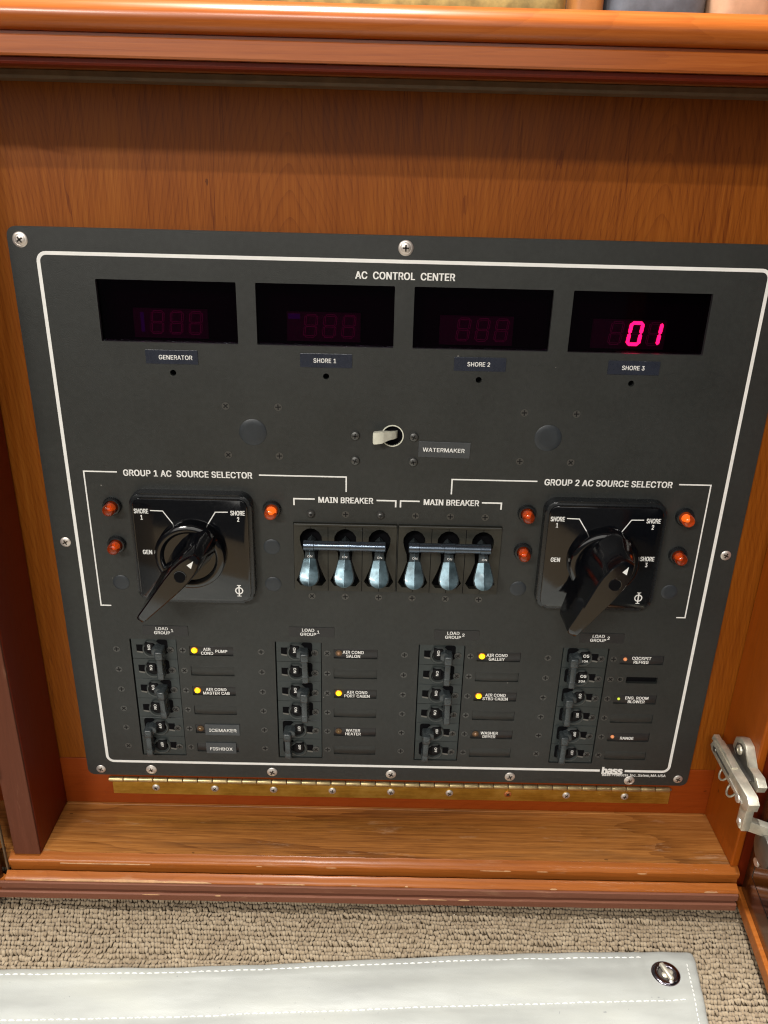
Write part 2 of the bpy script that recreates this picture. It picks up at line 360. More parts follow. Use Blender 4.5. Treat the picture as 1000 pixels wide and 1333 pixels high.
def strip(bm, pts, wd, y0, y1, closed=False):
    """mitred flat line of width wd through points in XZ"""
    n = len(pts); L = []; R = []
    for i, p in enumerate(pts):
        p = Vector(p); a = Vector(pts[i-1]) if (i > 0 or closed) else None; c = Vector(pts[(i+1) % n]) if (i < n-1 or closed) else None
        d1 = (p-a).normalized() if a is not None else (c-p).normalized(); d2 = (c-p).normalized() if c is not None else d1
        nn = Vector((-d1.y, d1.x))+Vector((-d2.y, d2.x)); nn.normalize()
        k = wd/2/max(0.3, nn.dot(Vector((-d1.y, d1.x))))
        L.append(p+nn*k); R.append(p-nn*k)
    vs = [[bm.verts.new((q.x, y, q.y)) for q in s] for s in (L, R) for y in (y0, y1)]
    Lb, Lf, Rb, Rf = vs
    rng = range(n) if closed else range(n-1)
    for i in rng:
        j = (i+1) % n
        bm.faces.new((Lf[i], Rf[i], Rf[j], Lf[j])); bm.faces.new((Lb[i], Lf[i], Lf[j], Lb[j])); bm.faces.new((Rf[i], Rb[i], Rb[j], Rf[j]))
    if not closed:
        for i in (0, n-1): bm.faces.new((Lb[i], Rb[i], Rf[i], Lf[i]))
    return bm
def tube(bm, pts, r, n=8, mi=0):
    rings = []
    for i, p in enumerate(pts):
        p = Vector(p); d = (Vector(pts[min(i+1, len(pts)-1)])-Vector(pts[max(i-1, 0)])).normalized()
        u = d.cross(Vector((0.13, 0.3, 0.9))).normalized(); v = d.cross(u); rr = r[i] if isinstance(r, (list, tuple)) else r
        rings.append([bm.verts.new(p+u*rr*math.cos(2*PI*k/n)+v*rr*math.sin(2*PI*k/n)) for k in range(n)])
    for A, Bq in zip(rings, rings[1:]):
        for k in range(n): bm.faces.new((A[k], A[(k+1) % n], Bq[(k+1) % n], Bq[k])).material_index = mi
    bm.faces.new(rings[0]).material_index = mi; bm.faces.new(list(reversed(rings[-1]))).material_index = mi
    return bm
FONT = None
try:
    import os
    FONT = bpy.data.fonts.load(os.path.join(bpy.utils.system_resource('DATAFILES'), 'fonts', 'Inter.woff2'))
except Exception:
    FONT = None
def _cap():
    cu = bpy.data.curves.new('t', 'FONT'); cu.body = 'H'; cu.size = 1.0; cu.font = FONT or cu.font
    ob = bpy.data.objects.new('t', cu); me = bpy.data.meshes.new_from_object(ob)
    ys = [v.co.y for v in me.vertices]; c = max(ys)-min(ys)
    bpy.data.objects.remove(ob); bpy.data.curves.remove(cu); bpy.data.meshes.remove(me); return c
CAP = _cap(); print('cap height', CAP, FONT)
def text_bm(lines, x, z, cap, wd=None, y=0.0, align='CENTER', lead=None, bold=0.035, xs=1.12, thick=0.06, rot=0.0):
    """flat lettering: cap height in mm, (x, z) = centre of the block; wd = total width to fit"""
    if isinstance(lines, str): lines = [(lines, 0, 0)]
    bm = bmesh.new()
    for t, dx, dz in lines:
        cu = bpy.data.curves.new('t', 'FONT'); cu.body = t; cu.size = 1.0; cu.font = FONT or cu.font; cu.align_x = 'LEFT'; cu.resolution_u = 3
        cu.space_character = 1.04; cu.fill_mode = 'FRONT'
        ob = bpy.data.objects.new('t', cu); me = bpy.data.meshes.new_from_object(ob)
        bpy.data.objects.remove(ob); bpy.data.curves.remove(cu)
        xsv = [v.co.x for v in me.vertices]; ysv = [v.co.y for v in me.vertices]
        x0, x1 = min(xsv), max(xsv); capu = CAP
        k = cap/capu; kx = k*xs
        if wd and len(lines) == 1: kx = wd/(x1-x0)
        cx = (x0+x1)/2
        e = cap*bold*1.35                            # weight: overlaid copies, each a hair proud of the last
        for q, (ex, ez) in enumerate(((-1, 0.4), (1, -0.4), (-1, -0.4), (1, 0.4), (0, 0))):
            vs = [bm.verts.new(((v.co.x-cx)*kx+dx+ex*e, -0.012*q, v.co.y*k-cap/2+dz+ez*e)) for v in me.vertices]
            for p in me.polygons:
                try: bm.faces.new([vs[i] for i in p.vertices])
                except ValueError: pass
        bpy.data.meshes.remove(me)
    c, s = math.cos(rot), math.sin(rot)
    for v in bm.verts:
        a, b = v.co.x, v.co.z; v.co = (x+a*c-b*s, y+v.co.y, z+a*s+b*c)
    bmesh.ops.recalc_face_normals(bm, faces=bm.faces)
    for f in bm.faces:
        if f.normal.y > 0: f.normal_flip()
    r = bmesh.ops.extrude_face_region(bm, geom=list(bm.faces))
    for v in [g for g in r['geom'] if isinstance(g, bmesh.types.BMVert)]: v.co.y -= thick
    return bm
def lettering(lines, x, z, cap, parent, wd=None, y=-0.1, mat='ink', **kw):
    return part('lettering', text_bm(lines, 0, 0, cap, wd, 0, **kw), M[mat], parent, (x, y, z))

# shared screw meshes -------------------------------------------------------
def phillips(bm, r, h, y, mi, ang):
    for a in (ang, ang+PI/2):
        s = len(bm.verts); bm.verts.ensure_lookup_table()
        box(bm, -r, r, y-h, y, -r*0.24, r*0.24, mi=mi)
        bm.verts.ensure_lookup_table(); rot_new(bm, s, Matrix.Rotation(a, 4, 'Y'))
def screw_mesh(kind, ang):
    bm = B()
    if kind == 'flat':            # stainless oval countersunk
        lathe(bm, [(3.9, 0), (3.9, 0.35), (3.4, 0.75), (2.0, 1.05), (0, 1.15)], 24); phillips(bm, 2.0, 0.35, -0.92, 1, ang); mats = [M['chrome'], M['slot']]
    elif kind == 'big':           # with cup washer
        lathe(bm, [(4.9, 0), (4.9, 0.3), (4.3, 0.8), (3.6, 0.9), (3.4, 0.6), (2.9, 0.9), (1.8, 1.2), (0, 1.25)], 28); phillips(bm, 2.1, 0.35, -1.02, 1, ang); mats = [M['chrome'], M['slot']]
    elif kind == 'hinge':
        lathe(bm, [(3.3, 0), (3.2, 0.6), (2.4, 1.2), (1.2, 1.45), (0, 1.5)], 20); phillips(bm, 1.7, 0.3, -1.3, 1, ang); mats = [M['chrome'], M['slot']]
    elif kind == 'copper':
        lathe(bm, [(3.2, 0), (3.1, 0.5), (2.2, 0.8), (0, 0.9)], 20); phillips(bm, 1.7, 0.3, -0.7, 1, ang); mats = [M['copper'], M['slot']]
    elif kind == 'flush':         # black countersunk screw in the panel
        lathe(bm, [(2.7, 0), (2.65, 0.12), (2.2, 0.12), (2.15, 0.02), (0, 0.02)], 18); phillips(bm, 1.95, 0.2, 0.06, 1, ang); mats = [M['blk_screw'], M['blk_slot']]
    elif kind == 'breaker':
        lathe(bm, [(2.9, 0), (2.85, 0.5), (2.5, 0.5), (2.4, 0.1), (2.0, 0.15), (1.4, 0.5), (0, 0.6)], 20); phillips(bm, 1.6, 0.3, -0.42, 1, ang); mats = [M['blk_screw'], M['blk_slot']]
    elif kind == 'pan':
        lathe(bm, [(3.3, 0), (3.3, 0.8), (2.8, 1.8), (1.7, 2.3), (0, 2.5)], 22); phillips(bm, 1.8, 0.35, -2.2, 1, ang); mats = [M['blk_screw'], M['blk_slot']]
    elif kind == 'cap':
        lathe(bm, [(3.1, 0), (3.0, 1.0), (2.2, 2.2), (1.0, 2.7), (0, 2.8)], 20); lathe(bm, [(1.1, 0), (1.0, 0.4), (0, 0.5)], 10, c=(0.2, -2.55, 0.1), mi=1); mats = [M['blk_screw'], M['blk_slot']]
    return mesh(bm, mats, 35)
SM = {}
def screw(kind, x, z, parent, y=0.0, name='screw', label=None):
    k = (kind, random.randrange(5))
    if k not in SM: SM[k] = screw_mesh(kind, random.uniform(0, PI/2))
    return link(name, SM[k], parent, (x, y, z), label)

# ================================================================== CABINET (the joinery round the panel)
XL, XR, ZS, YB, YF = -278.0, 277.0, -47.6, 3.0, -55.0
cab = link('cabinet', None, None, (0, YB, ZS), 'varnished cherry cabinet recess framing the black control panel', 'cabinet')
part('back_board', holed([[(-640, 0.6), (640, 0.6), (640, 512), (-640, 512)], [(-248, 6), (248, 6), (248, 418), (-248, 418)]], YB+15, YB), M['wood_back'], cab)
part('bottom_rail', box(B(), -640, 640, YB-0.6, YB+15, -60, 0.2, 0.4, 1), M['wood_rail'], cab)
part('side_panel', box(B(), -298.5, XL, YF+1, YB-0.7, ZS+0.1, 511.8, 1.0), M['wood_shaded'], cab, label='left side panel, shade in its dark red colour, with dusty front edge')
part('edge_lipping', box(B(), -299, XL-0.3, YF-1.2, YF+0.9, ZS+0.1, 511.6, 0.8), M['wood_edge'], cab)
part('side_panel', box(B(), XR, XR+6.5, YF, YB-0.7, ZS+0.1, 511.8, 1.2), M['wood_side'], cab, label='bright orange right side panel carrying the steel hinge')
part('bottom_shelf', box(B(), -640, XR+6.5, -52.5, YB+10, ZS-18, ZS), M['wood_shelf'], cab)
part('edge_bead', box(B(), XL+1, XR-1, -0.4, YB-0.8, ZS+0.05, ZS+0.9, 0.3, 1), M['wood_shelf'], cab)
# sill mouldings, one length each, stepping out and down
def rail_profile(name, pts, x0, x1, mat, par=cab, label=None, jit=0.0, smooth=30):
    bm = B(); n = 90 if jit else 1; rows = []
    for i in range(n+1):
        x = x0+(x1-x0)*i/n
        d = jit*(noise.noise(Vector((x*0.05, 3.1, len(name)*1.0)))+0.6*noise.noise(Vector((x*0.3, 1.1, 4))))
        rows.append([bm.verts.new((x, y+d, z+d*0.5)) for y, z in pts])
    for a, b in zip(rows, rows[1:]):
        for k in range(len(pts)): bm.faces.new((a[k], b[k], b[(k+1) % len(pts)], a[(k+1) % len(pts)]))
    bm.faces.new(rows[0]); bm.faces.new(list(reversed(rows[-1])))
    return part(name, bm, mat, par, smooth=smooth, label=label)
rail_profile('sill_step', [(-52.6, ZS-0.3), (-52.6, -78.5), (-57.8, -78.5), (-58.0, -56.4), (-59.3, -55.6), (-59.7, -51.8), (-59.1, -50.5), (-57.8, -49.5), (-54.4, -48.4), (-53.2, -48.2)], -303, 283.5, M['wood_sill'], jit=0.25, label='top step of the sill with chipped varnish')
rail_profile('sill_step', [(-60.9, -68.0), (-60.9, -69.5), (-67.6, -69.5), (-67.6, -62.9), (-67.0, -61.9), (-62.6, -58.9), (-61.6, -58.7), (-61.1, -59.3)], -304, 281.5, M['wood_sill'], jit=0.25)
rail_profile('sill_lip', [(-67.7, -63.4), (-67.7, -69.6), (-68.8, -69.6), (-69.4, -69.1), (-69.4, -64.0), (-68.8, -63.4)], -345, 281, M['wood_lip'], jit=0.15)
rail_profile('sill_lip', [(-55, -71.8), (-55, -79.0), (-70.0, -79.0), (-70.8, -78.2), (-70.8, -72.7), (-70.0, -71.8)], -345, 280.5, M['wood_lip'], jit=0.2)
# bare wood where the varnish has chipped off the arrises
def chips(n, yz, xr, nm):
    bm = B()
    for i in range(n):
        x = random.uniform(*xr); L = random.uniform(2, 16)*(0.5+random.random()); h = random.uniform(0.25, 0.9)
        y, z = yz; k = 7; pr = []
        for j in range(k+1):
            t = j/k; xx = x+L*t; ww = h*math.sin(PI*t)**0.6*random.uniform(0.6, 1.1)+0.04
            pr.append((bm.verts.new((xx, y-0.12, z+0.15)), bm.verts.new((xx, y-0.14+ww*0.55, z+0.14+ww*0.62)), bm.verts.new((xx, y-0.22, z-ww*0.9))))
        for a, b in zip(pr, pr[1:]):
            bm.faces.new((a[0], b[0], b[1], a[1])); bm.faces.new((a[2], b[2], b[0], a[0]))
    return part(nm, bm, M['raw_wood'], cab, kind='stuff')
chips(8, (-59.7, -52.2), (-285, 270), 'varnish_chips')
chips(12, (-67.5, -62.4), (-290, 270), 'varnish_chips')
chips(6, (-70.8, -72.4), (-280, 270), 'varnish_chips')
def long_chip(x0, x1, y, z, w):
    bm = B(); pr = []; k = 40
    for j in range(k+1):
        t = j/k; x = x0+(x1-x0)*t; ww = w*(math.sin(PI*t)**0.4)*(0.55+0.5*noise.noise(Vector((x*0.12, 0, w)))+0.25*noise.noise(Vector((x*0.5, 3, w))))+0.1
        pr.append((bm.verts.new((x, y-0.3, z-0.2-ww*0.25)), bm.verts.new((x, y-0.35, z+0.2)), bm.verts.new((x, y-0.2+ww*0.85, z+0.30+ww*0.6))))
    for a, b in zip(pr, pr[1:]):
        bm.faces.new((a[0], b[0], b[1], a[1])); bm.faces.new((a[1], b[1], b[2], a[2]))
    return part('varnish_chips', bm, M['raw_wood'], cab, kind='stuff')
long_chip(-288, -140, -67.6, -62.6, 2.2); long_chip(-262, -190, -59.7, -52.4, 1.9)
# top moulding
ZT = 512.0
rail_profile('top_moulding', [(YB, 539), (-70, 539.6), (-77, 538.6), (-82.5, 535.5), (-85, 531.5), (-84.6, 527.6), (-82.5, 524.6), (-79, 523.4), (-76, 523.4), (YB, 523.4)], -660, 660, M['wood_trim'], label='rounded front edge of the counter above the panel', smooth=60)
rail_profile('top_moulding', [(YB, 523.2), (-76.5, 523.2), (-76.5, 521.3), (-80.6, 521.2), (-81, 520.8), (-81, 513.0), (-80.2, ZT), (YB, ZT)], -660, 660, M['wood_trim'], label='flat band under the rounded counter edge')
rail_profile('top_moulding', [(YB-0.2, ZT-0.3), (-18, ZT-0.3), (-18, 508.8), (-17, 507.2), (YB-0.2, 507.2)], -660, 660, M['cleat'], label='thin cleat where the underside meets the back board')
rail_profile('top_moulding', [(-60, ZT-0.3), (-76, ZT-0.3), (-76, ZT-2.2), (-75, ZT-3.2), (-61, ZT-3.2), (-60, ZT-2.2)], -660, 660, M['wood_shaded'], label='dark strip on the underside, with shade in its colour')

part('face_frame', box(B(), XR+6.9, 640, -50, -32, -79, 511.6, 0.8), M['wood_shaded'], cab)
# doors, standing open on both sides
def door(x0, y0, x1, y1, sgn, label):
    """door slab from hinge line (x0,y0) outwards to (x1,y1); its inner face is on that line"""
    d = Vector((x1-x0, y1-y0)).normalized(); n = Vector((-d.y, d.x))*sgn      # n points away from the inner face
    L = 300
    def slab(name, a, b, t0, t1, z0, z1, mat, parent, **kw):
        bm = B(); box(bm, a, b, t0, t1, z0, z1, 1.0)
        for v in bm.verts:
            p = Vector((x0, y0))+d*v.co.x+n*v.co.y; v.co = (p.x, p.y, v.co.z)
        return part(name, bm, mat, parent, **kw)
    dr = slab('cabinet_door', 2, L, 3.5, 19, -76, 505, M['wood_door'], cab, label=label)
    slab('door_rail', 0, L, 0, 18.6, -78, -66.5, M['wood_sill'], dr)
    slab('door_rail', 0, L, 2.8, 18.8, 492, 506.5, M['wood_sill'], dr)
    slab('glass_pane', 16, L-50, 2.6, 3.4, -40, 460, M['gloss'], dr)
    return dr
door(284.6, -56.5, 275.3, -141, 1, 'glossy dark right door swung open with lit bottom edge')
ld_ = door(-304.5, -60, -350, -150, -1, 'dark left door standing open at the photo edge')
part('door_edge', box(B(), -305.0, -303.6, -61, -58.5, -78, 505, 0.3, 1), M['cleat'], cab)

# concealed steel hinge on the right side panel
def steel_box(bm, x0, x1, y0, y1, z0, z1, b=0.8, mi=0): return box(bm, x0, x1, y0, y1, z0, z1, b, 2, mi)
hng = part('concealed_hinge', steel_box(B(), 264, 272, -66, -24, 34, 50, 1.0), M['steel_dark'], cab, smooth=40, label='steel concealed hinge bolted to the right side panel')
bm = B()
arm = [(-16, 40), (-20, 36), (-52, 35), (-82, 33), (-88, 37), (-89, 46), (-84, 51), (-52, 50), (-30, 51), (-20, 50)]
for k, x in enumerate((258.5, 263.5)):
    pass
def yzprism(bm, pts, x0, x1, mi=0, bev=0.0):
    a = [bm.verts.new((x0, y, z)) for y, z in pts]; b = [bm.verts.new((x1, y, z)) for y, z in pts]; n = len(pts)
    fs = [bm.faces.new(a), bm.faces.new(list(reversed(b)))]
    for i in range(n): fs.append(bm.faces.new((a[i], b[i], b[(i+1) % n], a[(i+1) % n])))
    if bev: bmesh.ops.bevel(bm, geom=list(fs[0].edges), offset=bev, segments=2, profile=0.5, affect='EDGES')
    return bm
arm = [(y, 39+(z-35)*0.75) for y, z in arm]
yzprism(bm, arm, 258.5, 266.5, bev=0.8)
part('hinge_arm', bm, M['steel'], hng, smooth=40)
part('adjusting_slot', yzprism(B(), [(-22, 46.2), (-54, 45.6), (-54, 43.6), (-22, 44.2)], 258.2, 259.5), M['steel_dark'], hng)
bm = B(); yzprism(bm, [(-14, 47), (-16, 52.5), (-40, 53.5), (-54, 51.5), (-54, 48), (-30, 47.5)], 259.5, 264, bev=0.6); part('hinge_arm', bm, M['steel'], hng, smooth=40)
wing = [(-28, 52), (-30, 62), (-38, 67), (-47, 66), (-53, 60), (-58, 55), (-70, 56), (-76, 52), (-74, 46), (-60, 46), (-40, 46)]
part('mounting_plate', yzprism(B(), wing, 270, 276.8, bev=0.8), M['steel'], hng, smooth=40)
part('plate_recess', yzprism(B(), [(y*0.78-11.0, 50+(z-50)*0.74+1) for y, z in wing[:8]]+[(-66, 49.5), (-40, 49)], 269.8, 270.4), M['steel_dark'], hng)
part('hinge_screw', lathe(B(), [(4, 0), (3.6, 1.2), (1.4, 1.6), (1.2, 0.9), (0, 0.9)], 16, 'X', c=(0, 0, 0)), M['steel'], hng, (269.6, -41, 58), smooth=40).rotation_euler = (0, 0, PI)
part('hinge_screw', lathe(B(), [(3.4, 0), (3.2, 0.9), (1.5, 1.3), (0, 0.9)], 16, 'X'), M['chrome'], hng, (256.9, -76, 42), smooth=40).rotation_euler = (0, 0, PI)
for yy, zz in ((-34, 29), (-50, 27)):
    part('spring_clip', tube(B(), [(266+3*math.cos(a), yy+5.0*math.sin(a), zz+5.5*math.cos(a)) for a in [i*0.5 for i in range(11)]], 0.9), M['steel'], hng, smooth=60)
bm = B(); steel_box(bm, 0, 36, -3.6, 3.6, -4.6, 4.6, 1.0); me = mesh(bm, M['steel'], 40)
lk = link('hinge_link', me, hng, (259.5, -81, 25.5)); lk.rotation_euler = (0.0, 0.26, math.radians(-10))
part('hinge_cup', lathe(B(), [(11, 0), (13, 1.5), (12.5, 5), (8, 7), (0, 7)], 24, 'X'), M['steel_dark'], hng, (281, -90, 6), smooth=40).rotation_euler = (0, 0, PI)
part('hinge_screw', lathe(B(), [(3.6, 0), (3.2, 1.4), (0, 1.8)], 14, 'X'), M['chrome'], hng, (279, -84, -12), smooth=40).rotation_euler = (0, 0, PI)
part('pivot_block', steel_box(B(), 259.3, 266, -86, -76, 19.5, 40, 1.2), M['steel'], hng, smooth=40)
part('rivet', lathe(B(), [(2.6, 0), (2.3, 0.9), (0, 1.2)], 16, 'X'), M['chrome'], hng, (259.2, -81, 25), smooth=40).rotation_euler = (0, 0, PI)
part('rivet', lathe(B(), [(2.0, 0), (1.8, 0.7), (0, 0.9)], 14, 'X'), M['steel_dark'], hng, (258.3, -26, 45.2), smooth=40).rotation_euler = (0, 0, PI)
part('arm_rib', yzprism(B(), [(-56, 41.8), (-80, 40.2), (-80, 41.8), (-56, 43.4)], 257.9, 259.2), M['chrome'], hng)
# the hardware just showing at the left edge of the picture
part('door_catch', box(B(), -252.5, -243.5, -72, -62, 505.2, 508.6, 0.6), M['brass'], cab)
part('spring_coil', tube(B(), [(-301.5+3*math.cos(t*0.7), -60+3*math.sin(t*0.7), 32+t*0.27) for t in range(90)], 0.8, 6), M['steel_dark'], cab, smooth=60)

# brass piano hinge below the panel
ph = part('piano_hinge', box(B(), -236, 242.8, 0.9, YB-0.7, -35.8, -20.3, 0.3, 1), M['brass'], cab, label='long brass piano hinge under the panel')
bm = lathe(B(), [(0.0, 0), (2.1, 0.0), (2.25, 0.2), (2.25, 11.5), (2.1, 11.8), (0.0, 11.8)], 14, 'X'); KM = mesh(bm, M['brass_knuckle'], 35)
x = -237.5; k = 0
while x < 240:
    link('knuckle', KM, ph, (x, -0.6, -18.6-0.02*math.sin(x))); x += 12.6; k += 1
part('hinge_pin', lathe(B(), [(0, 0), (1.0, 0), (1.0, 480), (0, 480)], 8, 'X'), M['steel_dark'], ph, (-237.8, -0.6, -18.6))
for k in range(9):
    cp = k == 6
    screw('copper' if cp else 'hinge', -199+50.35*k, -28.2, ph, 0.9, label='coppery coloured odd screw' if cp else None)

# ================================================================== CONTROL PANEL
cp = link('control_panel', None, None, (0, 0, -14.7), 'large black electrical control panel with meters, selectors and breakers in the cherry recess', 'control panel')
DX = [-156.0, -51.9, 52.3, 156.7]
X0 = [-188.5, -74.5, 38.8, 152.5]
ZK = [111.4-18.93*k for k in range(6)]
holes = [rrect(-254.8, 254.8, -14.7, 425.2, 6)]
for x in DX: holes.append(rrect(x-45.7, x+45.7, 353.4, 393.8, 0.7, 2))
for x in X0: holes.append(rrect(x-18.4, x+18.4, 7.2, 120.8, 0.5, 2))
holes.append(rrect(-76.2, 0.55, 167.6, 224.0, 0.6, 2)); holes.append(rrect(1.15, 77.9, 167.6, 224.0, 0.6, 2))
for x in DX: holes.append(circ(x+0.4, 333.0, 2.1, 16))
holes.append(circ(-5.1, 291.8, 7.2, 28))
plate_rects = []
for c, x in enumerate(X0):
    for r in range(6):
        z = ZK[r]-0.6
        if (c, r) == (3, 1): holes.append(rrect(x+35.4, x+60.6, z-3.2, z+2.8, 0.5, 2))
        else: holes.append(rrect(x+28.0, x+62.6, z-4.4, z+4.4, 0.4, 2))
bm = holed(holes, 2.9, 0.0)
part('panel_plate', bm, M['panel'], cp)
# white border line (open where the maker's mark stands)
rr = rrect(-236.8, 236.8, 0, 409.3, 5.5, 6)
bm = B(); i0 = 18
pts = [(199.8, 0)] + [p for p in rr[21:28]] + rr[0:21] + [(178.6, 0)]
strip(bm, [(199.8, 0)]+rr[21:28]+rr[0:21]+[(178.6, 0)], 2.3, 0.0, -0.08)
part('border_line', bm, M['ink'], cp)
def line(pts, w=1.0, par=None): return part('printed_line', strip(B(), pts, w, 0.0, -0.07), M['ink'], par or cp)
line([(-201.6, 260.1), (-225.4, 260.1), (-225.4, 150.4), (-217.6, 150.4)])
line([(-100, 260.1), (-37.4, 260.1), (-37.4, 248.6)])
line([(202.3, 260.1), (225.3, 260.1), (225.3, 150.2), (218.5, 150.2)])
line([(100.1, 260.1), (38.7, 260.1), (38.7, 248.6)])
line([(-60.2, 242.5), (-75.3, 242.5), (-75.3, 237.4)], 1.1); line([(-15.3, 242.5), (-1.3, 242.5), (-1.3, 237.4)], 1.1)
line([(16.1, 242.5), (2.2, 242.5), (2.2, 237.4)], 1.1); line([(61.3, 242.5), (75.6, 242.5), (75.6, 237.4)], 1.1)
lettering('AC  CONTROL  CENTER', 0.2, 400.3, 4.5, cp, wd=64.6)
lettering('GROUP 1 AC  SOURCE SELECTOR', -151.0, 259.7, 4.6, cp, wd=92)
lettering('GROUP 2 AC SOURCE SELECTOR', 151.4, 259.7, 4.6, cp, wd=92)
lettering('MAIN BREAKER', -37.6, 242.1, 4.4, cp, wd=39.5)
lettering('MAIN BREAKER', 39.2, 242.1, 4.4, cp, wd=40)
lettering('bass', 189.2, 0.2, 7.2, cp, wd=16.6, bold=0.06)
lettering('Bass Products Inc..Salem,MA.USA', 208.2, -4.2, 2.6, cp, wd=54, bold=0.02)

# --- digital meters
SEGS = {'a': ((1, 10), (5, 10)), 'b': ((5.4, 9.6), (5.4, 5.4)), 'c': ((5.4, 4.6), (5.4, 0.4)), 'd': ((1, 0), (5, 0)), 'e': ((0.6, 4.6), (0.6, 0.4)), 'f': ((0.6, 9.6), (0.6, 5.4)), 'g': ((1, 5), (5, 5))}
def segs(bm, which, w, h, sc, hollow=False, ext=0.0):
    for s in which:
        (x0, z0), (x1, z1) = SEGS[s]
        a = Vector((x0*w/6+z0*h/10*0.10, z0*h/10)); b = Vector((x1*w/6+z1*h/10*0.10, z1*h/10)); d = (b-a).normalized(); n = Vector((-d.y, d.x)); t = sc; a = a-d*ext; b = b+d*ext
        pl = [a, a+d*t+n*t, b-d*t+n*t, b, b-d*t-n*t, a+d*t-n*t]
        if not hollow: prism(bm, [(p.x, p.y) for p in pl], 0.0, -0.4)
        else: strip(bm, [(p.x, p.y) for p in pl], 0.30, 0.0, -0.3, closed=True)
for i, x in enumerate(DX):
    bm = B(); r0 = rrect(x-46.5, x+46.5, 352.5, 394.7, 0.7, 2)
    # an open housing behind the window
    for (a, b, c, d) in ((x-47.5, x-46, 352, 395), (x+46, x+47.5, 352, 395)): box(bm, a, b, 3.0, 17, c, d)
    box(bm, x-46, x+46, 3.0, 17, 352, 353.0); box(bm, x-46, x+46, 3.0, 17, 394.2, 395); box(bm, x-46, x+46, 16.2, 17, 353, 394.2)
    mt = part('digital_meter', bm, M['void'], cp, label=('meter window showing a lit 01' if i == 3 else None))
    part('display_window', box(B(), x-46, x+46, 3.2, 4.4, 353.1, 394.1), M['filter'], mt)
    part('digit_module', box(B(), x-27, x+23, 13.2, 16, 354.0, 373.5), M['digit_face'], mt)
    for k in range(3):
        on = {(3, 1): 'abcdef', (3, 2): 'bc'}.get((i, k), '')
        off = ''.join(s for s in 'abcdefg' if s not in on)
        bm = B(); segs(bm, off, 9.6, 14.4, 0.55, hollow=True); px = x-16.4+13.0*k
        dg = part('digit', bm, M['seg_ghost'], mt, (px, 13.0, 357.4))
        if on:
            bm = B(); segs(bm, on, 9.6, 14.4, 1.15, ext=0.75); part('lit_segments', bm, M['seg_on'], mt, (px, 12.9, 357.4), label='glowing pink digit '+('0' if k == 1 else '1'))
    if i == 0: part('violet_glow_patch', box(B(), -1.2, 1.2, -0.2, 0, 0, 13, 0.1), M['glow_violet'], mt, (x-21, 13.1, 358))
    if i == 1: part('violet_glow_patch', box(B(), -4, 4, -0.2, 0, 0, 3.5, 0.1), M['glow_violet'], mt, (x-22, 13.1, 369))
    t = ('GENERATOR', 'SHORE 1', 'SHORE 2', 'SHORE 3')[i]
    xx = x+(0.4 if i == 0 else 0.5)
    npn = part('name_plate', prism(B(), rrect(xx-17.6, xx+17.6, 339.1, 348.6, 0.5, 2), 0.0, -0.55, 0.15), M['plate_blue'], cp)
    lettering(t, xx+(2.6 if i == 0 else -0.9 if i != 3 else -0.4), 343.9+(0 if i else -0.2), 2.9, npn, y=-0.58, wd=(22.5 if i == 0 else 15.2), bold=0.018)
    part('trim_hole', lathe(B(), [(2.4, -6), (2.4, 0.0-3)], 16), M['void'], cp, (x+0.4, 0, 333))
bk = part('rear_cover', box(B(), -248, 248, 18, 19, -8, 419), M['void'], cp)

# --- plugs, flush screws, watermaker switch
def plug(x, z, r):
    part('blanking_plug', lathe(B(), [(r, 0), (r, 0.25), (r-0.5, 0.55), (r*0.6, 0.7), (0, 0.75)], 32), M['plug'], cp, (x, 0, z), smooth=30)
plug(-103.0, 292.1, 9.6); plug(104.3, 292.8, 9.6)
for x, z in ((-207.8, 170.6), (-92.5, 203.3), (-92.4, 171.9), (93.8, 172.6), (209.4, 172.4)): plug(x, z, 6.2)
for cx in (-103.0, 104.2):
    for sx in (-18.2, 18.1):
        for z in (310.6, 274.9): screw('flush', cx+sx, z, cp)
for x in (-31.3, 9.9): screw('pan', x, 291.5, cp); screw('pan', x+0.2, 273.0, cp)
tg = part('toggle_switch', lathe(B(), [(7.2, -1.5), (7.2, 0.5), (7.9, 0.5), (8.0, 0.0)], 32), M['white_plastic'], cp, (-5.1, 0, 291.8), smooth=30, label='white toggle lever in a chrome ringed hole')
part('switch_body', lathe(B(), [(7.1, -3.5), (0, -3.5)], 28), M['void'], tg, (-5.1, 0, 291.8))
bm = B(); sec = []
for (px, py, pz, w, t) in ((-1.6, 2.0, 292.6, 2.6, 2.6), (-3.2, -2.0, 293.2, 2.6, 2.7), (-7.5, -5.6, 293.6, 2.9, 3.0), (-10.8, -7.8, 293.6, 3.3, 3.8), (-12.0, -9.0, 293.5, 3.5, 4.2), (-18.0, -10.0, 293.1, 3.3, 4.3), (-18.8, -10.0, 293.0, 2.5, 3.5)):
    sec.append([bm.verts.new((px+dx*0.0, py+dy, pz+dz)) for dx, dy, dz in ((0, -w*0.6, t), (0, -w*0.6, -t), (0, w*0.6, -t), (0, w*0.6, t))])
for a, b in zip(sec, sec[1:]):
    for k in range(4): bm.faces.new((a[k], a[(k+1) % 4], b[(k+1) % 4], b[k]))
bm.faces.new(sec[0]); bm.faces.new(sec[-1])
bmesh.ops.bevel(bm, geom=list(bm.edges), offset=0.35, segments=2, affect='EDGES')
part('toggle_lever', bm, M['white_plastic'], tg, smooth=50)
wt = part('name_plate', prism(B(), [(13.4, 276.9), (50.0, 276.3), (50.2, 287.9), (13.6, 288.4)], 0.0, -0.6, 0.15), M['tape'], cp, label='grey tape label WATERMAKER')
lettering('WATERMAKER', 31.4, 282.2, 2.9, wt, y=-0.62, wd=29.5, rot=-0.012, bold=0.02)

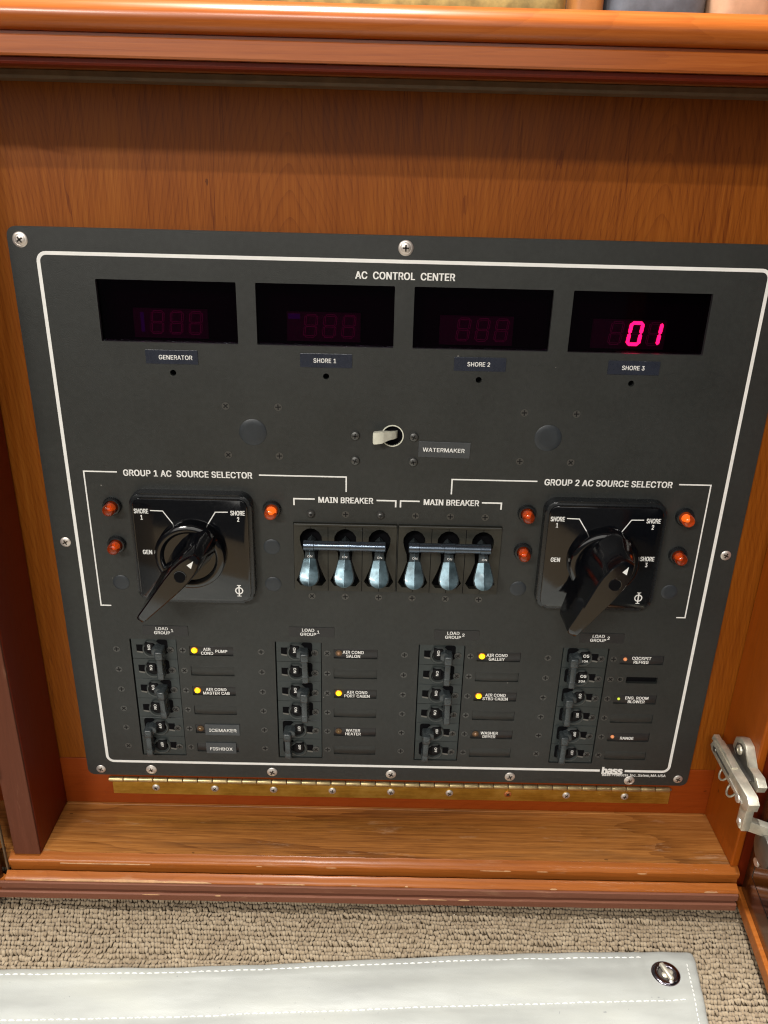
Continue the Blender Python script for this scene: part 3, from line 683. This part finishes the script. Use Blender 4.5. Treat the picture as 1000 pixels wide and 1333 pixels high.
# --- rotary selectors
def selector(cx, cz, right, label):
    rs = part('rotary_switch', prism(B(), rrect(cx-44, cx+44, cz-44, cz+44, 9, 6), -0.02, -8.5, 1.6), M['gloss_frame'], cp, smooth=40, label=label)
    part('face_plate', prism(B(), rrect(cx-41.2, cx+41.2, cz-41.2, cz+41.2, 7, 6), -8.4, -10.2, 0.6), M['gloss'], rs, smooth=40)
    f = -10.25
    # parallax-true positions of the printing
    def ln(p): part('printed_line', strip(B(), p, 0.75, f, f-0.06), M['ink'], rs)
    ln([(cx-28.5, cz+31.6), (cx-19.5, cz+31.4), (cx-12.6, cz+21.0)]); ln([(cx+27.2, cz+31.6), (cx+18.2, cz+31.4), (cx+11.6, cz+20.6)])
    lettering([('SHORE', 0, 2.2), ('1', 0, -2.7)], cx-35.0, cz+28.8, 3.5, rs, y=f, xs=0.62, bold=0.03)
    lettering([('SHORE', 0, 2.2), ('2', 0.2, -2.7)], cx+34.2, cz+28.8, 3.5, rs, y=f, xs=0.62, bold=0.03)
    lettering('GEN', cx-33.3, cz-1.6, 3.4, rs, y=f, wd=6.6, bold=0.03)
    if right: lettering([('SHORE', 0, 2.2), ('3', 0, -2.7)], cx+34.2, cz-1.6, 3.5, rs, y=f, xs=0.62, bold=0.03)
    bm = B(); strip(bm, circ(0, 0, 2.6, 24), 0.9, 0, -0.07, closed=True); strip(bm, [(0, -4.6), (0, 4.6)], 1.0, -0.005, -0.085); strip(bm, [(-1.5, 4.5), (1.5, 4.5)], 0.6, -0.01, -0.09); strip(bm, [(-1.5, -4.5), (1.5, -4.5)], 0.6, -0.01, -0.09)
    part('maker_emblem', bm, M['ink'], rs, (cx+32.4, f, cz-32.2))
    kd = part('knob', lathe(B(), [(25.5, 10.2), (25.5, 19.5), (24.6, 21.6), (22.8, 22.6), (20.6, 22.6), (19.6, 22.0), (18.5, 20.0), (0, 20.0)], 64), M['gloss'], rs, (cx, 0, cz), smooth=35)
    # lever: lofted along s (handle direction), t across
    bm = B(); ang = math.radians(229.5 if not right else 240.5); ds = Vector((math.cos(ang), math.sin(ang))); dt = Vector((-ds.y, ds.x))
    secs = [(-26.5, 4.0, 3.4, -18, -22.0), (-25.0, 6.0, 3.6, -18, -26.0), (-22, 8.6, 3.5, -18, -36), (-19.3, 10.2, 3.3, -18, -47.0), (-18.0, 10.8, 3.4, -18, -49.4), (-14, 12.0, 5.0, -18, -50.4), (-8, 12.9, 6.7, -18, -50.8), (0, 12.8, 7.4, -18, -50.8), (8, 11.6, 7.1, -18, -50.8), (16, 9.6, 6.4, -18, -50.6), (24, 7.8, 5.6, -19, -50.2), (32, 6.2, 4.8, -20, -49.8), (40, 4.8, 4.0, -21, -49.2), (45.5, 4.0, 3.5, -21.5, -48.8), (48.3, 3.5, 3.0, -23.5, -48.4), (49.3, 2.6, 2.4, -27, -47.6)]
    if right: secs = [(s, wb*1.18, wf*1.15, b+1, fr) for s, wb, wf, b, fr in secs]
    rings = []
    for s, wb, wf, b, fr in secs:
        ch = min(0.9, wf*0.25); ring = []
        for t, y in ((-wb, b), (-(wb*0.35+wf*0.65), b*0.45+fr*0.55), (-wf, fr+ch), (-wf+ch, fr), (wf-ch, fr), (wf, fr+ch), (wb*0.35+wf*0.65, b*0.45+fr*0.55), (wb, b)):
            t = t*(1.28 if t < 0 else 0.9) if right else t; p = ds*s+dt*t; ring.append(bm.verts.new((p.x, y, p.y)))
        rings.append(ring)
    for a, b in zip(rings, rings[1:]):
        for k in range(8): bm.faces.new((a[k], a[(k+1) % 8], b[(k+1) % 8], b[k]))
    bm.faces.new(rings[0]); bm.faces.new(list(reversed(rings[-1])))
    hd = part('knob_lever', bm, M['gloss'], rs, (cx, 0, cz), smooth=38)
    bm = lathe(B(), [(4.7, 50.8), (4.5, 51.2), (4.0, 51.1), (3.8, 50.85)], 24); part('screw_recess', bm, M['gloss'], rs, (cx, 0, cz), smooth=40)
    part('screw_recess', lathe(B(), [(3.9, 50.9), (0, 50.9)], 24), M['void'], rs, (cx, 0, cz))
    bm = B(); P_ = [ds*(-10.3)+dt*1.6+Vector((0, 0)), ds*(-5.6)-dt*2.8, ds*(-4.2)+dt*2.2, ds*(-10.0)+dt*3.6]
    tri = [ds*(-15.4)-dt*0.2, ds*(-10.0)+dt*2.1, ds*(-10.2)-dt*1.7]
    prism(bm, [(p.x, p.y) for p in tri], 0.6, -0.12); part('pointer_mark', bm, M['ink'], rs, (cx, -50.75, cz))
selector(-149.0, 203.4, False, 'left rotary source selector, SHORE 1, SHORE 2 and GEN')
selector(150.4, 204.4, True, 'right rotary source selector with SHORE 3 position')

# --- amber indicator lamps
bz = lathe(B(), [(6.5, 0), (6.5, 2.6), (6.1, 3.4), (5.0, 3.6), (4.9, 2.6)], 28)
bm = bz
for i in range(28):
    a = 2*PI*i/28; s = len(bm.verts); box(bm, 6.3, 6.75, -2.7, -0.2, -0.22, 0.22); bm.verts.ensure_lookup_table(); rot_new(bm, s, Matrix.Rotation(a, 4, 'Y'))
BZ = mesh(bm, M['gloss_frame'], 35)
LN = [mesh(lathe(B(), [(4.4, 2.0), (4.4, 9.8), (4.2, 10.9), (3.6, 11.8), (2.7, 12.3), (1.4, 12.6), (0, 12.7)], 32), m_, 50) for m_ in (M['lens'], M['lens_lit'])]
CR = [mesh(lathe(B(), [(0, 3), (1.3, 3.4), (1.5, 6), (1.0, 7.5), (0, 8)], 12), m_, 60) for m_ in (M['lens_core'], M['lens_core_lit'])]
for k, (x, z) in enumerate(((-207.5, 234.0), (-207.4, 203.2), (-91.4, 234.0), (94.6, 235.4), (94.5, 204.6), (210.1, 235.5), (210.1, 204.4))):
    lit = k in (2, 5)
    il = link('indicator_lamp', BZ, cp, (x, 0, z), 'amber indicator lamp glowing brightly' if lit else None)
    link('lens', LN[1 if lit else 0], il, (x, 0, z)); link('filament', CR[1 if lit else 0], il, (x, 0, z))

# --- main breakers
def hour(cx):
    """keyhole outline of one lever recess"""
    L = [(8.2, 210), (8.0, 213.5), (5.8, 217.2), (2.6, 219.3), (0, 219.8)]
    Rr = [(cx+a, b) for a, b in L]; Lf = [(cx-a, b) for a, b in reversed(L[:-1])]
    low = [(cx-7.4, 206), (cx-5.4, 200), (cx-5.0, 194), (cx-7.4, 186), (cx-11.2, 176.5), (cx-8, 172.2), (cx+8, 172.2), (cx+11.2, 176.5), (cx+7.4, 186), (cx+5.0, 194), (cx+5.4, 200), (cx+7.4, 206)]
    return Rr+Lf+low
def main_breaker(x0, x1, label):
    xs = [x0+12.9+25.45*k for k in range(3)] if x0 < 0 else [x0+12.2+25.45*k for k in range(3)]
    bm = holed([rrect(x0+0.35, x1-0.35, 168.0, 223.6, 0.5, 2)]+[hour(x) for x in xs], 3.0, -1.4)
    mb = part('main_breaker', bm, M['mainb'], cp, label=label)
    bm = B(); 
    for k in (1, 2): xm = (xs[k-1]+xs[k])/2; box(bm, xm-0.22, xm+0.22, -1.55, -1.3, 168.2, 223.4)
    for xq in xs: box(bm, xq-0.16, xq+0.16, -1.5, -1.3, 168.2, 172.0); box(bm, xq-0.16, xq+0.16, -1.5, -1.3, 220.0, 223.4)
    part('pole_seam', bm, M['void'], mb)
    part('top_edge', box(B(), x0+0.4, x1-0.4, -2.6, -1.3, 221.6, 223.8, 0.5), M['mainb'], mb)
    part('recess_floor', box(B(), x0+1, x1-1, 9, 9.6, 168.5, 223), M['void'], mb)
    for xq in xs:
        # sloped cheeks inside the recess
        bm = B()
        for sg in (-1, 1):
            a = [(sg*11.4, 0.5, 176), (sg*7.6, 0.5, 186), (sg*5.2, 0.5, 194), (sg*4.2, 8.5, 194), (sg*5.4, 8.5, 184), (sg*7.4, 8.5, 175.5)]
            v = [bm.verts.new(p) for p in a]; bm.faces.new((v[0], v[1], v[4], v[5])); bm.faces.new((v[1], v[2], v[3], v[4]))
        part('recess_cheek', bm, M['mainb'], mb, (xq, 0, 0))
        # lever: neck + flaring paddle, sloping down and outward
        bm = B(); ringsL = []
        path = [(7, 206.5, 3.4, 3.0), (-2, 206.8, 3.4, 3.0), (-8, 206.2, 3.5, 2.6), (-11, 203.6, 3.5, 1.9), (-12.8, 200.2, 4.1, 1.5), (-13.0, 200.0, 4.7, 1.5), (-15.8, 195.6, 6.0, 1.4), (-18.4, 191.3, 7.3, 1.4), (-19.9, 188.8, 7.6, 1.4), (-21.4, 186.3, 7.0, 1.4), (-22.6, 184.3, 5.3, 1.3), (-23.3, 183.2, 3.0, 1.2), (-23.5, 182.8, 1.4, 1.1)]
        for i, (y, z, hw, ht) in enumerate(path):
            p0 = path[max(i-1, 0)]; p1 = path[min(i+1, len(path)-1)]; d = Vector((0, p1[0]-p0[0], p1[1]-p0[1])).normalized(); nrm = Vector((0, d.z, -d.y))
            if nrm.z < 0: nrm = -nrm
            ring = []
            for a, b in ((-1, -0.3), (-0.88, 0.2), (-0.03, 1.2), (0.03, 1.2), (0.88, 0.2), (1, -0.3), (0.9, -1.2), (-0.9, -1.2)):
                ring.append(bm.verts.new(Vector((a*hw, y, z))+nrm*b*ht))
            ringsL.append(ring)
        for a, b in zip(ringsL, ringsL[1:]):
            for k in range(8):
                f = bm.faces.new((a[k], a[(k+1) % 8], b[(k+1) % 8], b[k])); f.material_index = 0 if k in (1, 2, 3) else 1
        for f in bm.faces:
            if f.calc_center_median().y > -12.95: f.material_index = 1
        bm.faces.new(ringsL[0]); bm.faces.new(list(reversed(ringsL[-1])))
        part('breaker_lever', bm, [M['lever'], M['toggle']], mb, (xq, random.uniform(-0.5, 0.4), random.uniform(-0.5, 0.5)), smooth=14)
        bm = text_bm('ON', 0, 0, 1.5, 3.6, 0, bold=0.0)
        lo = part('lettering', bm, M['ink'], mb, (xq+0.2, -13.9, 203.0)); lo.rotation_euler = (math.radians(-30), 0, 0)
    bx0, bx1 = xs[0]-4.6, xs[2]+4.6; L = bx1-bx0
    part('tie_bar', lathe(B(), [(0, 0), (3.2, 0), (3.9, 0.5), (4.0, 7.6), (3.6, 7.9), (3.6, xs[1]-bx0-4), (4.0, xs[1]-bx0-3.8), (4.0, xs[1]-bx0+3.8), (3.6, xs[1]-bx0+4), (3.6, L-7.9), (4.0, L-7.6), (3.9, L-0.5), (3.2, L), (0, L)], 24, 'X'), M['bar'], mb, (bx0, -12.4, 211.0), smooth=35)
    return xs
xa = main_breaker(-76.2, 0.55, 'left three-pole main breaker with silvery levers joined by a bar')
xb = main_breaker(1.15, 77.9, 'right three-pole main breaker with silvery levers joined by a bar')
for k, x in enumerate((-63.1, -37.7, -12.2, 13.5, 39.0, 64.5)):
    screw('cap' if k in (0, 2) else 'flush', x, 230.9, cp, label='protruding black socket screw' if k in (0, 2) else None); screw('flush', x, 162.3, cp)

# --- branch breakers, four columns of three double-pole breakers
def handle_mesh(sg):
    bm = B()
    prism(bm, [(-sg*6.4, 9.0), (-sg*6.0, 13.4), (-sg*3.0, 15.2), (sg*1.5, 13.0), (-sg*1.0, 6.5)], 0.5, -7.2, 0.8)
    # two neck stubs, upper block, long tie
    box(bm, -3.3, 3.3, -10.6, 3.0, 5.6, 13.6, 1.5, 3)
    box(bm, -2.3, 2.3, -9.8, -4.5, -13.6, 5.9, 1.0, 2)
    box(bm, -2.7, 2.7, -10.0, 3.0, -13.4, -6.6, 1.1, 3)
    box(bm, -2.3, 2.3, -4.8, 3.0, -6.4, 6.0, 0.5, 1)
    lathe(bm, [(1.9, 10.3), (1.9, 10.75), (1.5, 10.8), (1.4, 10.5), (0, 10.5)], 14, 'Y', (0, 0, 10.2))
    return mesh(bm, M['toggle'], 40)
HM = {True: handle_mesh(1), False: handle_mesh(-1)}
M['collar'] = simple('breaker_collar', (0.055, 0.062, 0.06), 0.32, spec=0.6)
CM = mesh(lathe(B(), [(7.7, 0), (7.5, 0.9), (6.8, 1.7), (6.1, 1.7), (5.5, 0.6), (5.3, -1.5)], 32), M['collar'], 40)
# barrel of the toggle, with the ON/OFF flat
def barrel():
    bm = B(); n = 10
    lathe(bm, [(5.2, -1.0), (5.0, 0.4), (4.2, 0.9), (2.4, 1.1), (0, 1.2)], 24)
    return mesh(bm, M['barrel'], 50)
BM_ = barrel()
FM = mesh(box(box(B(), -3.6, 3.4, -3.3, 0.0, 0.3, 6.6, 0.5, 1), -3.6, 3.4, -2.6, 0.0, -1.0, 0.2, 0.3, 1), M['barrel'], 40)
SLT = mesh(prism(B(), [(-2.6, -2.6), (2.6, -3.4), (2.6, 3.0), (-2.6, 3.0)], 0.02, -0.12), M['void'])
SLG = mesh(prism(B(), [(-2.3, -3.9), (2.0, -4.8), (2.6, -3.5), (-2.6, -2.7)], 0.02, -0.3), M['cut'])
WELL = mesh(prism(B(), rrect(-4.3, 4.3, -3.5, 9.6, 2.0, 3), 0.02, -0.14), M['void'])
def branch_breaker(x0, za, zb, on, style='plain', label=None):
    zm = (za+zb)/2; y = 0.9
    bm = B(); box(bm, x0-17.6, x0+17.9, y, 9, zb-9.35, za+9.35, 0.25, 1)
    br = part('circuit_breaker', bm, M['brk'], cp, label=label)
    sg = 1 if on else -1; cx = x0-1.6
    for z in (za, zb):
        part('pole_joint', box(B(), x0-17.4, x0+17.6, y-0.02, y+0.1, z-9.5, z-9.2), M['void'], br) if z == za else None
        link('toggle_well', WELL, br, (cx+sg*8.3, y, z-1.0))
        link('collar', CM, br, (cx, y, z)); link('toggle_barrel', BM_, br, (cx, y, z))
        fl = link('toggle_flat', FM, br, (cx-sg*1.2, y, z))
        link('slot', SLT, br, (cx-sg*9.6, y, z+0.6)); s2 = link('slot_ramp', SLG, br, (cx-sg*9.6, y, z+0.6))
        if style == 'rated':
            t = part('lettering', text_bm('O5', 0, 0, 2.6, 4.6, 0, bold=0.03), M['ink'], br, (cx+1.6, y-3.4, z+3.6))
            part('lettering', text_bm('20A', 0, 0, 2.0, 5.4, 0, bold=0.03), M['ink'], br, (cx+1.2, y-2.75, z-1.6))
        else:
            t = part('lettering', text_bm('ON' if on else 'OFF', 0, 0, 2.1, 4.6, 0, bold=0.02), M['ink'], br, (cx-sg*1.2, y-3.4, z+3.5)); t.rotation_euler = (0, PI/2, 0)
        screw('breaker', x0+13.0, z-0.7, br, y)
    th = link('toggle_handle', HM[on], br, (cx+sg*8.0-(0.9 if on else 0)+random.uniform(-0.35, 0.35), y-0.5-random.uniform(-0.9, 0.5), zm+random.uniform(-0.3, 0.3)))
    th.rotation_euler = (random.uniform(-0.05, 0.05), random.uniform(-0.03, 0.03), random.uniform(-0.09, 0.09))
for c, x0 in enumerate(X0):
    for g in range(3):
        on = g < 2 and c < 3
        branch_breaker(x0, ZK[2*g], ZK[2*g+1], on, 'rated' if (c == 3 and g == 0) else 'plain',
                       'double-pole breaker marked 20A' if (c == 3 and g == 0) else None)
    for k in range(6):
        screw('flush', x0-29.4, ZK[k]-0.4, cp); screw('flush', x0+22.8, ZK[k]-0.4, cp)

# --- name plates and LEDs of the branch circuits
def two(a_, b_): return [(a_, 0, 1.8), (b_, 0, -1.8)]
T = {(0, 0): ([('AIR', -3.7, 1.8), ('COND', -3.7, -1.8), ('PUMP', 7.6, 0.2)], 'on', 0), (0, 2): (two('AIR COND', 'MASTER CAB'), 'on', 1.4),
     (0, 4): None, (0, 5): None,
     (1, 0): (two('AIR COND', 'SALON'), 'off', -2.3), (1, 2): (two('AIR COND', 'PORT CABIN'), 'on', 1.1), (1, 4): (two('WATER', 'HEATER'), 'brown', -1.8),
     (2, 0): (two('AIR COND', 'GALLEY'), 'on', -1.9), (2, 2): (two('AIR COND', 'STBD CABIN'), 'on', -0.2), (2, 4): (two('WASHER', 'DRYER'), 'off', -2.4),
     (3, 0): (two('COCKPIT', 'REFRIG'), 'orange', -0.9), (3, 2): (two('ENG. ROOM', 'BLOWER'), 'green', 0.8), (3, 4): ([('RANGE', 0, -0.6)], 'orange', -1.7)}
LED = {k: mesh(lathe(B(), [(1.1, 0), (1.1, 0.4), (0.8, 0.9), (0.4, 1.1), (0, 1.15)] if k == 'green' else [(1.5, 0), (1.5, 0.5), (1.1, 1.2), (0.5, 1.6), (0, 1.65)] if k != 'on' else [(2.1, 0), (2.1, 0.8), (1.7, 1.7), (0.8, 2.1), (0, 2.2)], 16), M[{'on': 'led_on', 'off': 'led_off', 'brown': 'led_brown', 'orange': 'led_orange', 'green': 'led_green'}[k]], 60) for k in ('on', 'off', 'brown', 'orange', 'green')}
HAL = mesh(lathe(B(), [(2.7, 0), (2.7, 0.3), (2.3, 0.5), (1.5, 0.5)], 18), M['led_halo'], 40)
HALL = mesh(lathe(B(), [(2.8, 0), (2.8, 0.4), (2.4, 0.7), (2.0, 0.6)], 18), M['led_halo_lit'], 40)
def bowed(x0, x1, z0, z1, y):
    """slightly bowed plastic strip seated in its slot"""
    bm = B(); n = 8; R_ = []
    for i in range(n+1):
        t = i/n; x = x0+(x1-x0)*t; b = 0.9*math.sin(PI*t)
        R_.append([bm.verts.new((x, yy, zz)) for yy, zz in ((y+0.9, z1), (y+0.45-b*0.5, z1-0.1), (y+0.2-b*0.5, z1-0.6), (y+0.2-b*0.5, z0+0.4), (y+0.5-b*0.5, z0), (y+0.9, z0))])
    for a, b in zip(R_, R_[1:]):
        for k in range(6): bm.faces.new((a[k], b[k], b[(k+1) % 6], a[(k+1) % 6]))
    bm.faces.new(R_[0]); bm.faces.new(list(reversed(R_[-1])))
    return bm
for c, x0 in enumerate(X0):
    # heading plate
    xx = x0+10.8; zz = 130.3 if c else 128.9
    hp = part('name_plate', prism(B(), rrect(xx-17.6, xx+17.6, zz-4.2, zz+4.3, 0.4, 2), 0, -0.5, 0.12), M['plate'], cp, label=None)
    n_ = '1' if c < 2 else '2'
    lettering([('LOAD', -0.3, 1.9), ('GROUP', -0.3, -1.8), (n_, 7.6, 0.4)], xx-2.4, zz, 2.6, hp, y=-0.52, xs=0.98, bold=0.03)
    for r in range(6):
        z = ZK[r]-0.6; a, b = x0+28.15, x0+62.45
        if (c, r) == (3, 1):
            sl = part('empty_slot', box(B(), x0+33, x0+62, 3.1, 3.6, z-5, z+5), M['void'], cp)
            part('led_socket', lathe(B(), [(2.4, 0), (2.4, 0.3), (1.7, 0.35), (1.6, 0), (0, 0)], 16), M['blk_screw'], cp, (x0+30.6, 0, z+0.6)); continue
        info = T.get((c, r))
        npl = part('name_plate', bowed(a, b, z-4.25, z+4.25, 0.5), M['plate'] if (c, r) in T else M['panel'], cp, smooth=40)
        if info:
            ls, st, dx = info
            lettering(ls, x0+45.7+dx, z, 2.7, npl, y=-0.3, xs=0.87, bold=0.03)
            ld = link('status_light', LED[st], cp, (x0+32.0, 0.2, z+0.5), 'small yellow light, lit' if st == 'on' else None)
            if st in ('on', 'off', 'brown'): link('led_ring', HALL if st == 'on' else HAL, ld, (x0+32.0, 0.2, z+0.5))
x0 = X0[0]
ld = link('status_light', LED['brown'], cp, (x0+32, 0.2, ZK[4]-0.1)); link('led_ring', HAL, ld, (x0+32, 0.2, ZK[4]-0.1))
a = part('name_plate', prism(B(), rrect(x0+35.9, x0+64.2, 29.6, 40.4, 0.3, 2), -0.1, -0.9, 0.15), M['tape'], cp, label='grey tape label ICEMAKER'); lettering('ICEMAKER', x0+50.4, 34.6, 3.0, a, y=-0.92, wd=22.5, bold=0.02)
a = part('name_plate', prism(B(), rrect(x0+35.6, x0+60.6, 10.9, 21.7, 0.3, 2), -0.1, -0.9, 0.15), M['tape'], cp, label='grey tape label FISHBOX'); lettering('FISHBOX', x0+48.2, 15.6, 3.0, a, y=-0.92, wd=18.5, bold=0.02)

# --- panel fixing screws
for x, z in ((-246.6, 417.1), (0.0, 417.7), (246.6, 417.1)): screw('big', x, z, cp, name='panel_screw')
for x, z in ((-245.6, 203.6), (246.6, 204.4), (-243.6, -8.6), (246.2, -7.5)): screw('flat', x, z, cp, name='panel_screw')
for x in (-201, -98.8, 1.9, 103.0, 205.0): screw('big' if x < -150 or x > 150 else 'flat', x, -8.3 if x < 200 else -10.0, cp, name='panel_screw').scale = (0.92,)*3 if abs(x) > 150 else (1.12,)*3

# ================================================================== FLOOR, CARPET, VINYL COVER
ZC = -92.0
link('floor', mesh(box(B(), -900, 900, -1400, 3, ZC-25, ZC-0.4), M['carpet_base']), None, label='beige carpeted floor', kind='structure')
def carpet():
    verts = []; faces = []; tones = []
    px, py = 2.45, 4.2; nx = int(720/px); ny = int(310/py)
    segs_ = [(-2.45, 0.35, 0.3), (-1.9, 1.0, 2.2), (-0.5, 1.32, 3.9), (1.0, 1.25, 3.7), (2.0, 0.95, 2.2), (2.5, 0.35, 0.3)]
    for j in range(ny):
        for i in range(nx):
            x = -350+i*px+(px/2 if j % 2 else 0)+random.uniform(-0.45, 0.45); y = -14-j*py+random.uniform(-0.8, 0.8)
            wv = noise.noise(Vector((x*0.03, y*0.16, 0.3))); wv2 = noise.noise(Vector((x*0.012, y*0.25, 5.3)))
            y += 1.6*noise.noise(Vector((x*0.06, y*0.03, 9)))
            h = 0.85+0.55*wv+0.5*wv2+random.uniform(-0.12, 0.12)-(0.2 if random.random() < 0.05 else 0); h = max(0.35, h)
            ang = random.uniform(-0.3, 0.3)+wv*0.9; ca, sa = math.cos(ang), math.sin(ang); k = random.uniform(0.88, 1.12); tn = random.random()*0.6+0.35*(h-0.3)
            base = len(verts)
            for (t, r, zz) in segs_:
                for a in range(6):
                    an = PI*a/5; dx = r*math.cos(an)*k; dz = r*0.75*math.sin(an)
                    verts.append((x+dx*0.95*ca-t*0.88*sa, y+dx*0.95*sa+t*0.88*ca, ZC+(zz*0.75+dz)*h)); tones.append(tn)
            for s in range(5):
                for a in range(5):
                    q = base+s*6+a; faces.append((q, q+1, q+7, q+6))
    me = bpy.data.meshes.new('carpet'); me.from_pydata([(a*S, b*S, c*S) for a, b, c in verts], [], faces); me.materials.append(M['carpet'])
    at = me.attributes.new('tone', 'FLOAT', 'POINT'); at.data.foreach_set('value', tones)
    me.polygons.foreach_set('use_smooth', [True]*len(me.polygons)); me.update()
    return link('carpet', me, None, label='beige looped pile carpet in front of the cabinet sill', kind='stuff')
carpet()

# white vinyl cover lying on the carpet: long sheet with turned hem, two stitch rows and a turn-button
TL = Vector((-420, -133.0)); TR = Vector((237.0, -102.0)); dirx = (TR-TL).normalized(); diry = Vector((-0.16, -1)).normalized()
Lx = (TR-TL).length
def coverp(u, v):
    """u from the right edge leftwards, v from the top edge down"""
    r = 9.0; uu, vv = u, v
    if u < r and v < r:
        pass
    p = TR-dirx*u+diry*v
    sag = 2.2*math.sin(u*0.012)*math.exp(-v/60)
    z = ZC+8.0+1.3*noise.noise(Vector((u*0.012, v*0.06, 1)))+0.7*noise.noise(Vector((u*0.05, v*0.02, 4)))
    z += 1.1*math.exp(-((v-9.5)/3.0)**2)*0.4                       # hem ridge
    # pucker round the button
    du, dv = u-25, v-20; rr_ = math.hypot(du, dv)
    z += -0.9*math.exp(-(rr_/14)**2)+0.55*math.exp(-((rr_-17)/5)**2)*math.sin(3*math.atan2(dv, du)+0.6)
    z -= 2.6*math.exp(-v/2.0)+2.0*math.exp(-u/2.0)
    z -= 0.55*math.exp(-((v-6.4)/1.6)**2)+0.5*math.exp(-((v-41.5)/1.8)**2)-0.35*noise.noise(Vector((u*0.12, v*0.3, 7)))*math.exp(-((v-9)/9)**2)
    z += 0.7*noise.noise(Vector((u*0.03+v*0.06, v*0.09, 2)))*math.exp(-u/120)
    z += 0.8*math.exp(-((u-46+v*0.15)/2.0)**2)*math.exp(-v/18)
    return Vector((p.x, p.y, z)), sag
bm = B(); us = [0, 1, 2.5, 5, 8]+[11+3.0*i for i in range(30)]+[104+8*i for i in range(70)]; us = [u for u in us if u <= Lx]
vs_ = [0, 1, 2.5, 5]+[7.5+2.5*i for i in range(30)]+[88+8*i for i in range(28)]
grid = {}
def corner(u, v, r=7.0):
    if u < r and v < r:
        a = Vector((r-u, r-v)); m_ = max(a.x, a.y); 
        if a.length > 0: a = a*(m_/a.length)
        return r-a.x, r-a.y
    return u, v
for i, u in enumerate(us):
    for j, v in enumerate(vs_):
        cu, cv = corner(u, v); p, sg = coverp(cu, cv); p.y += sg; grid[i, j] = bm.verts.new(p)
for i in range(len(us)-1):
    for j in range(len(vs_)-1): bm.faces.new((grid[i, j], grid[i, j+1], grid[i+1, j+1], grid[i+1, j]))
r = bmesh.ops.extrude_face_region(bm, geom=list(bm.faces))
for v in [g for g in r['geom'] if isinstance(g, bmesh.types.BMVert)]: v.co.z -= 1.6
cv_me = mesh(bm, M['vinyl'], 70)
cv = link('vinyl_cover', cv_me, None, (0, 0, 0), 'white vinyl cover with stitched hem lying on the carpet', 'cover')
def stitch_row(v0, u0, u1, step=5.4):
    bm = B(); u = u0
    while u < u1:
        p, s1 = coverp(u, v0); q, s2 = coverp(u+step*0.7, v0); p.y += s1; q.y += s2; p.z += 0.12; q.z += 0.12
        m_ = (p+q)/2+Vector((0, 0, 0.4)); tube(bm, [p, m_, q], [0.28, 0.45, 0.28], 5); u += step
    return part('stitching', bm, M['thread'], cv, smooth=60, kind='stuff')
stitch_row(6.4, 42, 560); stitch_row(41.5, 14, 560)
bm = B()
v = 12.0
while v < 120:
    p, s1 = coverp(7.5, v); q, s2 = coverp(7.5, v+2.2); p.y += s1; q.y += s2; p.z += .12; q.z += .12; tube(bm, [p, (p+q)/2+Vector((0, 0, .25)), q], [.25, .4, .25], 5); v += 3.6
part('stitching', bm, M['thread'], cv, smooth=60, kind='stuff')
pb, _ = coverp(25, 20); pb.y += 0.5
def squash(bm, ky):
    for v in bm.verts: v.co.y *= ky
    return bm
tb = part('turn_button', squash(lathe(B(), [(10.8, 0.0), (10.6, 0.8), (9.6, 1.4), (7.0, 1.5), (6.0, 1.0), (5.6, 0.2), (0, 0.2)], 40, 'Z'), 0.94), M['nickel'], cv, (pb.x, pb.y, pb.z+0.1), smooth=50, label='oval chrome turn-button fastener')
part('button_well', squash(lathe(B(), [(5.7, 0.0), (5.6, 0.75), (0, 0.75)], 28, 'Z'), 0.94), M['steel_dark'], tb, (pb.x, pb.y, pb.z+0.1))
for a in (0.35, -0.9):
    q = part('prong', squash(lathe(B(), [(0, 0.3), (2.2, 0.5), (2.6, 1.6), (1.6, 2.3), (0, 2.5)], 16, 'Z'), 1.0), M['steel'], tb, (pb.x+3.2*math.cos(a+2.8*(a < 0)), pb.y+2.0*math.sin(a), pb.z), smooth=50)
q = part('turn_bar', box(B(), -1.9, 1.9, -7.2, 7.2, 1.0, 4.2, 1.2, 3), M['steel'], tb, (pb.x+0.2, pb.y, pb.z), smooth=50); q.rotation_euler = (0, 0, 0.32)
part('rivet', lathe(B(), [(0, 0), (1.5, 0.2), (1.6, 1.6), (0.7, 2.2), (0, 2.2)], 12, 'Z'), M['chrome'], tb, (pb.x+1.5, pb.y-7.2, pb.z+0.6), smooth=50)

# ================================================================== THINGS ON THE COUNTER (only their feet show along the top edge)
def cushion(name, x0, x1, y0, y1, z0, z1, mat, label, cat):
    bm = B(); box(bm, x0, x1, y0, y1, z0, z1, min(x1-x0, y1-y0)*0.28, 5)
    for v in bm.verts: v.co.z = max(z0, v.co.z+1.2*noise.noise(v.co*0.03))
    return link(name, mesh(bm, mat, 60), None, (0, 0, 0), label, cat)
ZCt = 539.1
cushion('folded_blanket', -205, 96, 30, 90, ZCt, 580, M['cloth_gold'], 'pale gold cloth on the counter, at the left of the top edge', 'blanket')
cushion('post', 98, 118, 34, 60, ZCt, 640, M['cloth_brown'], 'brown upright on the counter between the gold and grey cloths', 'post')
cushion('cushion', 120, 183, 32, 90, ZCt, 600, M['cloth_grey'], 'blue-grey cushion on the counter right of the brown upright', 'cushion')
cushion('cushion', 184, 222, 26, 80, ZCt, 600, M['cloth_tan'], 'tan cushion on the counter near the top right corner', 'cushion')
cushion('folded_blanket', 223, 420, 30, 90, ZCt, 600, M['cloth_pale'], 'pale grey cloth on the counter at the top right corner', 'blanket')
